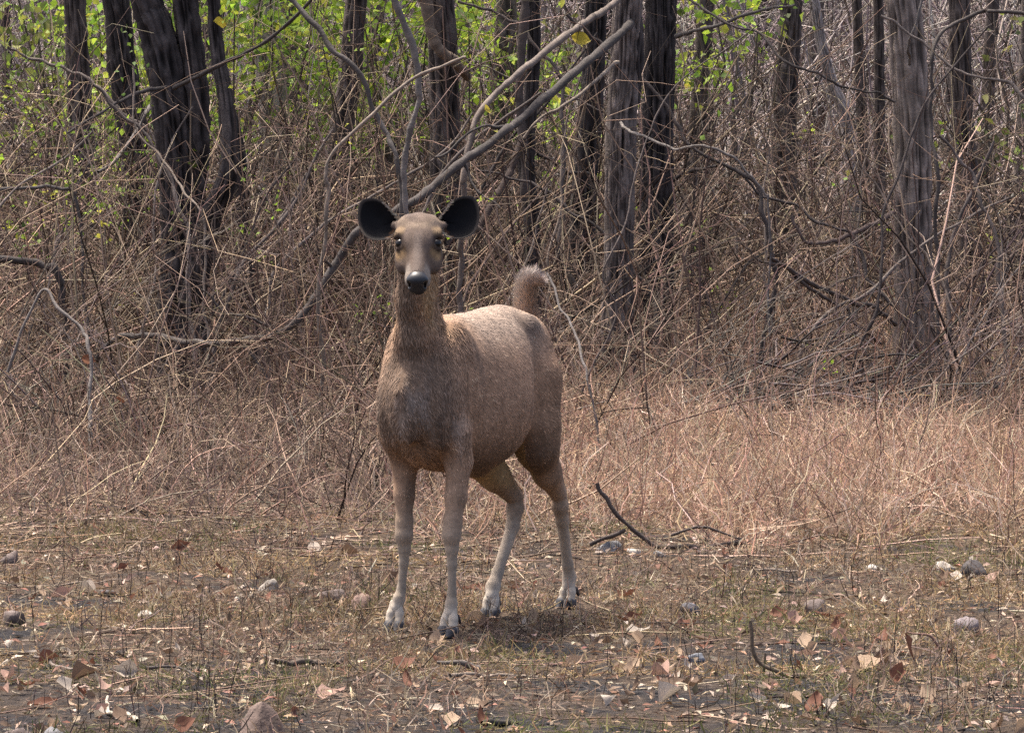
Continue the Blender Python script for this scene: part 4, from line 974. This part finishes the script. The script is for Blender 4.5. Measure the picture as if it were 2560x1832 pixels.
strands('grass_stems', 'tall thin reddish grass stems rising out of the matted grass', 'grass', 608, 2000, (22.5, 36), [(0.30, 0.17, 0.12), (0.42, 0.30, 0.21), (0.20, 0.12, 0.09)], (0.3, 0.85), (0.0014, 0.0026), 0.4, 0.12, lambda xn, d, x, y: np.where(xn > -0.2, 0.9, 0.4), 6)
strands('far_grass', 'pale dry grass floor beyond the front trees', 'grass', 603, 20000, (34, 70), STRAW, (0.25, 0.8), (0.003, 0.006), 0.6, 0.3, lambda xn, d, x, y: np.where(xn > -0.1, 0.9, 0.4), 4)
tuft = lambda s, th: (lambda xn, d, x, y: np.clip((fbm(np.stack([x * 2.2, y * 1.4, x * 0], -1), s, 3) - th) * 9, 0, 1))
strands('straw_litter', 'loose straw and stalks littering the foreground soil', 'litter', 604, 31000, (14.2, 24), [(0.30, 0.22, 0.15), (0.21, 0.15, 0.105), (0.12, 0.088, 0.065), (0.40, 0.32, 0.235), (0.24, 0.15, 0.10), (0.08, 0.06, 0.05)], (0.03, 0.14), (0.0012, 0.0030), 1.15, 0.8,
        lambda xn, d, x, y: (0.12 + 0.88 * np.clip((fbm(np.stack([x * 1.6, y * 1.0, x * 0], -1), 81, 3) - 0.40) * 6, 0, 1)) * np.where(d < 17.2, 0.75, 1.0), 3, lift=0.006)
strands('green_stubble', 'short olive-green grass sprouting in patches on the foreground soil', 'grass', 605, 13500, (14.2, 23), [(0.12, 0.115, 0.045), (0.16, 0.14, 0.06), (0.20, 0.16, 0.08), (0.085, 0.10, 0.033)], (0.02, 0.085), (0.0013, 0.0026), 0.7, 0.5, tuft(91, 0.53), 3)
strands('ochre_stubble', 'short ochre stubble round the hooves of the doe', 'grass', 606, 18000, (16.6, 23.5), [(0.34, 0.24, 0.12), (0.26, 0.19, 0.10), (0.40, 0.30, 0.18), (0.22, 0.13, 0.075)], (0.02, 0.10), (0.0013, 0.0027), 0.9, 0.6, tuft(92, 0.47), 3)
strands('burnt_stalks', 'thin blackened upright stalks on the burnt soil', 'stalks', 607, 1300, (14.4, 21.5), [(0.022, 0.017, 0.017), (0.045, 0.032, 0.03), (0.09, 0.06, 0.055)], (0.04, 0.17), (0.0011, 0.0022), 0.13, 0.06, tuft(93, 0.40), 4, mat=M_twig)

# loose small twigs lying on the ground
def ground_twigs(name, label, seed, n, dr, L, rr, cols, dens):
    rng = np.random.default_rng(seed); m = n * 4
    d = rng.uniform(*dr, m); x = frustum_x(rng, d, m); y = d - CAM_D
    keep = rng.random(m) < dens(x / (0.1025 * d), d); x, y = x[keep][:n], y[keep][:n]; N = len(x)
    az = rng.uniform(0, 6.283, N); st = np.stack([x, y, np.zeros(N)], -1)
    P = walk(rng, st, np.stack([np.cos(az), np.sin(az), 0 * az], -1), rng.uniform(*L, N), 6, 0.2, 0)
    r = rng.uniform(*rr, N)
    P[..., 2] = ground_z(P[..., 0], P[..., 1]) + r[:, None] + np.abs(rng.normal(0, 0.03, (N, 1))) * np.linspace(0, 1, 6)[None]
    V, Fq = tubes(P, r[:, None] * np.linspace(1, 0.5, 6)[None], 3)
    return tag(mk(name, V, Fq, M_twig, None, percol(pick(rng, cols, N, 0.3), 18), kind='stuff'), label, 'twigs')
ground_twigs('fallen_twigs', 'thin fallen twigs strewn through the brown grass and soil', 611, 2800, (14.4, 31), (0.1, 0.7), (0.0015, 0.005), TW, lambda xn, d: np.where(d < 21.0, 0.08, np.where(xn < 0.05, 1.0, 0.25)))
# brush pile
rng = np.random.default_rng(613)
n = 420; c0 = W(1960, 900, 31.2)
st = np.stack([c0[0] + rng.normal(0, 0.75, n), c0[1] + rng.normal(0, 0.7, n), np.zeros(n)], -1)
st[:, 2] = ground_z(st[:, 0], st[:, 1]) + np.abs(rng.normal(0, 0.14, n)) * np.exp(-((st[:, 0] - c0[0]) / 0.9) ** 2)
az = rng.normal(0.2, 0.9, n); Pq = walk(rng, st, norm(np.stack([np.cos(az), np.sin(az), rng.normal(0.1, 0.2, n)], -1)), rng.uniform(0.3, 1.1, n), 6, 0.14, -0.02)
Pq[..., 2] = np.maximum(Pq[..., 2], ground_z(Pq[..., 0], Pq[..., 1]) + 0.01)
V, Fq = tubes(Pq, rng.uniform(0.004, 0.011, n)[:, None] * np.linspace(1, 0.4, 6)[None], 4)
tag(mk('brush_pile', V, Fq, M_twig, None, percol(pick(rng, [(0.06, 0.05, 0.047), (0.10, 0.085, 0.075), (0.17, 0.145, 0.13), (0.04, 0.033, 0.03)], n, 0.25), 24), kind='stuff'), 'low dark heap of dead brush at the edge of the grass', 'brush pile')

# ------------------------------------------------------------------ fallen branches, stones, leaves
def ground_d(py): return CAM_H * FPX / (py - HZ)
def stick(label, pts, w0, w1, colr, seed, fork=(), name='fallen_branch', base_py=None):
    """pts (px, py) lie on the ground unless base_py gives the row where the raised end stands"""
    d = ground_d(base_py or pts[len(pts) // 2][1])
    vp = [(p[0], p[1], d if (base_py or len(p) < 3) else p[2]) for p in pts]
    if not base_py: vp = [(p[0], p[1], ground_d(p[1])) for p in pts]
    o = vine(label, vp, w0, w1, colr, seed, name, 'branch', 'fallen branches', 9, [([(q[0], q[1], d if base_py else ground_d(q[1])) for q in f], a, b) for f, a, b in fork], lay=0.6 * w1 / FPX * d + 0.012)
    return o
stick('dark curved branch with forked ends lying at the edge of the dry grass', [(1488, 1225), (1500, 1250), (1569, 1326), (1645, 1372), (1758, 1384), (1850, 1378)], 9, 12, (0.075, 0.058, 0.05), 41,
      fork=[([(1572, 1328), (1530, 1348), (1472, 1376)], 12, 13), ([(1668, 1368), (1720, 1348), (1760, 1340), (1800, 1352), (1850, 1372)], 9, 5)], base_py=1384)
stick('curved brown stick propped up on the burnt soil', [(1876, 1575), (1888, 1630), (1913, 1664), (1959, 1681), (2023, 1695)], 8, 12, (0.13, 0.095, 0.065), 43, fork=[([(1910, 1660), (1911, 1700)], 9, 8)], base_py=1698)
stick('pale split branch lying in front of the doe with a forked tip', [(1125, 1709), (1236, 1700), (1293, 1696), (1350, 1697)], 9, 8, (0.22, 0.175, 0.135), 45, fork=[([(1270, 1697), (1300, 1708), (1326, 1722)], 14, 5)])
stick('short grey stick lying behind pale split branch', [(1080, 1688), (1140, 1690), (1200, 1688)], 9, 16, (0.13, 0.11, 0.095), 47)
stick('thick dark stick lying on green stubble left of the doe', [(684, 1684), (758, 1676), (860, 1669)], 12, 17, (0.085, 0.065, 0.05), 49)
stick('thin grey stick resting by small green tuft', [(74, 1664), (152, 1680), (192, 1687), (250, 1690)], 9, 5, (0.15, 0.12, 0.10), 51)
stick('bleached curved stick like a rib', [(267, 1758), (275, 1775), (298, 1792), (352, 1812)], 8, 13, (0.36, 0.32, 0.25), 53)
stick('thin dark twig lying level in the left foreground', [(355, 1695), (455, 1697), (500, 1706)], 8, 5, (0.06, 0.05, 0.045), 55)
stick('thin pale twig lying flat near scattered stones', [(1880, 1440), (1906, 1440), (1960, 1438), (1990, 1436)], 5, 5, (0.33, 0.26, 0.20), 57)
stick('long thin twig lying left among pale stones', [(-40, 1462), (100, 1462), (200, 1464), (320, 1470)], 5, 4, (0.20, 0.155, 0.12), 59)
stick('slender brown twig arched over the right foreground', [(2275, 1588), (2310, 1600), (2345, 1630)], 5, 7, (0.20, 0.12, 0.09), 61, base_py=1635)
stick('dark gnarled root stub in the middle foreground', [(1210, 1822), (1260, 1810), (1310, 1806)], 18, 12, (0.05, 0.042, 0.035), 63)

def stone(label, px, py, wpx, hpx, colr, seed, dep=0.8):
    rng = np.random.default_rng(seed); d = ground_d(py); x, y, _ = W(px, py, d); gz = float(ground_z(x, y))
    wx = wpx / FPX * d / 2; hz = hpx / FPX * d
    nu, nv = 18, 11
    th = np.linspace(0, 2 * math.pi, nu, endpoint=False); ph = np.linspace(0.02, math.pi - 0.02, nv)
    T, Ph = np.meshgrid(th, ph, indexing='ij')
    dirs = np.stack([np.cos(T) * np.sin(Ph), np.sin(T) * np.sin(Ph), np.cos(Ph)], -1)
    pl = norm(rng.standard_normal((9, 3))); hh = rng.uniform(0.34, 0.66, 9)
    dd = np.full(T.shape, 1.0)
    for p_, h_ in zip(pl, hh):
        c_ = dirs @ p_; dd = np.where(c_ > 0.2, np.minimum(dd, h_ / np.maximum(c_, 0.2)), dd)
    dd = dd * (1 + 0.10 * (fbm(dirs * 4 + seed, seed, 2) - 0.5))
    V = dirs * dd[..., None] * np.array([wx * 1.35, wx * dep * 1.3, hz * 1.05]) + np.array([0, 0, hz * 0.25])
    idx = np.arange(nu * nv).reshape(nu, nv); j = np.roll(idx, -1, 0)
    Fq = np.stack([idx[:, :-1], idx[:, 1:], j[:, 1:], j[:, :-1]], -1).reshape(-1, 4)
    o = mk('stone', V.reshape(-1, 3), Fq, M_stone, None, np.tile(colr, (nu * nv, 1)))
    o.location = (x, y + wx * dep * 0.6, gz); o.rotation_euler = (0, 0, rng.uniform(-0.4, 0.4))
    return tag(o, label, 'stone', 'stones on the ground')
SB = (0.13, 0.10, 0.088); SG = (0.17, 0.165, 0.165); SD = (0.06, 0.052, 0.05); SP = (0.32, 0.28, 0.235)
for i, (lab, px, py, wp, hp, c) in enumerate([
        ('flat blackish stone on green stubble left of the doe', 262, 1490, 66, 26, SD), ('angular brown-grey stone left of the doe hooves', 835, 1505, 84, 44, SB), ('rough reddish stone next to angular brown-grey stone', 900, 1532, 54, 42, (0.16, 0.105, 0.085)),
        ('grey stone under the dark curved branch', 1524, 1385, 60, 32, SG), ('large reddish-brown rock at the bottom of the foreground', 655, 1830, 135, 66, (0.13, 0.092, 0.075)), ('pale grey rock beside the bleached stick', 118, 1832, 66, 30, SG),
        ('mid-grey rock beside pale grey rock', 48, 1836, 70, 28, SB), ('smooth blue-grey stone on burnt soil', 1740, 1653, 48, 24, (0.17, 0.175, 0.19)), ('rounded dark stone at the grass edge on the right', 2432, 1448, 74, 46, SD),
        ('pointed dark grey stone in stubble right of the doe', 2030, 1535, 56, 42, SB), ('flat slate-coloured stone near short stubble', 1722, 1533, 46, 22, (0.10, 0.095, 0.105)), ('cream stone among straw behind the stubble', 668, 1480, 46, 30, SP),
        ('dull brown stone at the left edge of the brown grass', 26, 1402, 60, 36, SB), ('pale flat stone in the left foreground', 364, 1545, 66, 22, SP), ('small cream pebble beside cream stone', 628, 1492, 22, 14, SP),
        ('small whitish stone beside dark curved branch', 1590, 1388, 44, 22, (0.42, 0.38, 0.33)), ('chalky stone near upright red-brown leaf', 2180, 1430, 50, 22, (0.36, 0.33, 0.29)), ('long pale stone leaning on rounded dark stone', 2360, 1432, 60, 30, SP),
        ('brown stone half sunk at the far left', 40, 1565, 78, 32, SB), ('grey pebble behind the doe hind hooves', 1650, 1400, 30, 16, SG), ('mauve stone in the right foreground litter', 2410, 1580, 70, 34, (0.18, 0.15, 0.15)), ('small slate chip near thick dark stick', 590, 1500, 24, 12, SP)]):
    stone(lab, px, py, wp, hp, c, 700 + i)

def leaf_shape(seed, curl, fold, asp, nu=6, nv=4):
    rng = np.random.default_rng(seed)
    t = 0.5 - 0.5 * np.cos(np.linspace(0, math.pi, nu + 1)); a = np.linspace(-1, 1, nv + 1)
    T, Am = np.meshgrid(t, a, indexing='ij')
    wv = np.sin(np.clip(T, 0.0, 1) ** (0.7 + 0.4 * rng.random()) * math.pi) ** 1.0 * asp * 1.1 * (1 + 0.07 * rng.standard_normal(T.shape)) * (1 + 0.18 * np.sin(T * 9 + seed) * (rng.random() < 0.5)); wv[0] = 0.02; wv[-1] = 0.01
    x = T - 0.5; yv = Am * wv
    zv = fold * np.abs(Am) * wv + curl * (T - 0.4) ** 2 + 0.10 * curl * np.sin(T * 7 + seed) * Am + 0.03 * rng.standard_normal(T.shape) * 0.6
    zv = zv - zv.min()
    V = np.stack([x, yv, zv], -1).reshape(-1, 3)
    idx = np.arange((nu + 1) * (nv + 1)).reshape(nu + 1, nv + 1)
    Fq = np.stack([idx[:-1, :-1], idx[1:, :-1], idx[1:, 1:], idx[:-1, 1:]], -1).reshape(-1, 4)
    return V, Fq
KINDS = {'tan': ((0.33, 0.235, 0.16), 'curled tan dry leaf fallen on the foreground litter'), 'red': ((0.155, 0.070, 0.044), 'rust-red dry leaf fallen on the foreground litter'),
         'pale': ((0.38, 0.32, 0.26), 'bleached whitish dry leaf fallen on the foreground litter'), 'pink': ((0.32, 0.205, 0.16), 'pinkish-brown dry leaf fallen on the foreground litter'),
         'brown': ((0.15, 0.098, 0.066), 'dark brown curled dry leaf fallen on the foreground litter')}
LM = {}
for kname, (colr, lab) in KINDS.items():
    for vnt in range(8):
        V, Fq = leaf_shape(vnt * 7 + len(kname), [0.5, 1.1, 0.25, 0.8, 1.6, 0.1, 0.7, 1.3][vnt], [0.6, 1.1, 0.4, 0.3, 0.8, 1.8, -0.6, 1.2][vnt], [0.24, 0.20, 0.28, 0.33, 0.18, 0.26, 0.22, 0.30][vnt])
        ob = mk('dry_leaf', V, Fq, M_dry, None, np.tile(colr, (len(V), 1)) * (0.85 + 0.3 * fbm(V * 5, vnt))[:, None], smooth=True, link=False)
        LM[(kname, vnt)] = ob.data; bpy.data.objects.remove(ob)
def dry_leaf(kname, vnt, px, py, size_px, rot, tiltx=0.0, tilty=0.0, label=None, raise_=0.0):
    d = ground_d(py); x, y, _ = W(px, py, d); s = size_px / FPX * d
    o = bpy.data.objects.new('dry_leaf', LM[(kname, vnt)]); C.objects.link(o)
    o.location = (x, y, float(ground_z(x, y)) + 0.006 + raise_); o.rotation_mode = 'ZYX'; o.rotation_euler = (tiltx, tilty, rot); o.scale = (s, s, s)
    o.location.z += 0.32 * s * abs(math.sin(tiltx)) * 0.6 + 0.3 * s * abs(math.sin(tilty))
    tag(o, label or KINDS[kname][1], 'leaf', 'fallen dry leaves')
    return o
for (kn, v, px, py, sz, rot, tx, ty, lab, rz) in [
        ('red', 2, 2268, 1690, 84, 0.2, 0.3, 1.35, 'upright rust-red leaf standing on its stalk in burnt soil', 0.05), ('tan', 3, 2175, 1680, 96, 0.1, 0.25, 0, 'broad flat tan leaf on the burnt soil', 0), ('brown', 0, 1689, 1722, 62, 0.2, 0.3, 0, 'light brown boat-shaped leaf beside a white crumpled leaf', 0),
        ('pale', 1, 1824, 1718, 52, 0.5, 0.5, 0, 'bright white folded leaf near curved brown stick', 0), ('pale', 0, 1714, 1700, 50, 1.2, 0.2, 0.9, 'white crumpled leaf standing on edge', 0.02), ('pink', 1, 159, 1503, 66, 0.4, 0.6, 0, 'pink-brown cupped leaf near flat blackish stone', 0),
        ('red', 1, 447, 1400, 62, 0.4, 0.9, 0.3, 'dark red crumpled leaf at the edge of the brown grass', 0.02), ('pink', 3, 826, 1750, 78, 0.1, 0.35, 0, 'broad pink leaf lying flat left of the pale split branch', 0), ('red', 0, 106, 1756, 76, 0.2, 0.4, 0, 'orange-brown curled leaf by the bleached stick', 0),
        ('brown', 2, 224, 1786, 58, 1.0, 0.4, 1.1, 'narrow brown leaf standing upright by the bleached stick', 0.03), ('red', 3, 462, 1836, 62, 0.3, 0.9, 0, 'reddish leaf standing at the lower edge of the foreground', 0.02), ('red', 0, 731, 1826, 56, 1.3, 0.4, 1.1, 'rust-coloured leaf upright beside the large reddish rock', 0.03),
        ('tan', 1, 1433, 1668, 66, 0.5, 0.5, 0, 'rolled tan leaf right of the pale split branch', 0), ('tan', 2, 1581, 1672, 54, 0.9, 0.6, 0.3, 'dull tan cupped leaf near burnt stalks', 0), ('red', 2, 1945, 1552, 50, 0.2, 0.8, 0, 'maroon leaf leaning on pointed dark grey stone', 0.01), ('red', 1, 1575, 1560, 60, 0.1, 0.5, 0, 'brick-red leaf right of the doe hind hoof', 0),
        ('pale', 3, 1595, 1590, 60, 0.0, 0.3, 0, 'cream flat leaf below brick-red leaf', 0), ('brown', 1, 985, 1466, 62, 0.9, 0.7, 0.3, 'dark brown curled leaf behind the doe foreleg', 0.01), ('red', 0, 1190, 1482, 70, 0.1, 0.3, 0, 'dark red leaf between the forelegs and hind legs of the doe', 0), ('red', 2, 1140, 1655, 52, 1.4, 0.3, 0.9, 'orange leaf upright in front of the doe hooves', 0.02)]:
    dry_leaf(kn, v, px, py, sz, rot, tx, ty, lab, rz)
lr = np.random.default_rng(55)
for i in range(250):
    if i % 5 == 0: cpx, cpy = lr.uniform(-60, 2620), 1345 + 490 * lr.random() ** 0.85
    px = cpx + lr.normal(0, 85); py = min(max(cpy + lr.normal(0, 26), 1335), 1850)
    if 940 < px < 1480 and 1480 < py < 1620 and lr.random() < 0.6: continue
    kn = ['tan', 'tan', 'pink', 'red', 'pale', 'brown', 'pale', 'tan', 'brown', 'red'][lr.integers(0, 10)]
    dry_leaf(kn, int(lr.integers(0, 8)), px, py, (26 + 46 * lr.random() ** 1.6) * (0.75 + 0.35 * (py - 1345) / 500), lr.uniform(0, 6.28), lr.normal(0.28, 0.35), lr.normal(0, 0.25), None, 0.002)
# leaves caught in the undergrowth
for nm, colr, lab, grp, spots in (('yellow_leaf', (0.50, 0.40, 0.05), 'large yellow leaf hanging among bare branches', 'yellow leaves on branches', [(1452, 100, 31.95, 50), (1215, 275, 30.95, 34), (548, 60, 33.1, 42)]),
                                  ('dead_leaf', (0.20, 0.085, 0.045), 'rust-brown dead leaf caught in the undergrowth', 'dead leaves in the undergrowth', [(222, 900, 27.35, 36), (738, 1040, 28.5, 36), (300, 1000, 27, 30)])):
    for q, (px, py, d, sz) in enumerate(spots):
        V, Fq = leaf_shape(q * 5 + 3, 0.5, 0.4, 0.36)
        o = mk(nm, V, Fq, M_leaf if nm[0] == 'y' else M_dry, None, np.tile(colr, (len(V), 1)) * (0.8 + 0.4 * fbm(V * 5, q))[:, None])
        o.location = W(px, py, d); o.scale = (sz / FPX * d,) * 3; o.rotation_euler = (1.1 + 0.3 * math.sin(q * 3), 0.3 * math.cos(q * 5), q * 1.3)
        tag(o, lab, 'leaf', grp)
# small leaf crumbs
rng = np.random.default_rng(56); n = 15000
d = rng.uniform(14.3, 26, n); x = frustum_x(rng, d, n); y = d - CAM_D
cen = np.stack([x, y, ground_z(x, y) + rng.uniform(0.004, 0.02, n)], -1)
V, Fq, cl = leaf_quads(cen, 0.042, rng, pick(rng, [(0.36, 0.27, 0.19), (0.22, 0.14, 0.09), (0.38, 0.31, 0.235), (0.20, 0.10, 0.068), (0.12, 0.085, 0.065), (0.16, 0.115, 0.085), (0.09, 0.07, 0.055)], n, 0.3), droop=0, flat=0.3, wr=(0.10, 0.26))
tag(mk('leaf_crumbs', V, Fq, M_dry, None, cl, kind='stuff'), 'small broken bits of dead leaf covering the soil', 'litter')
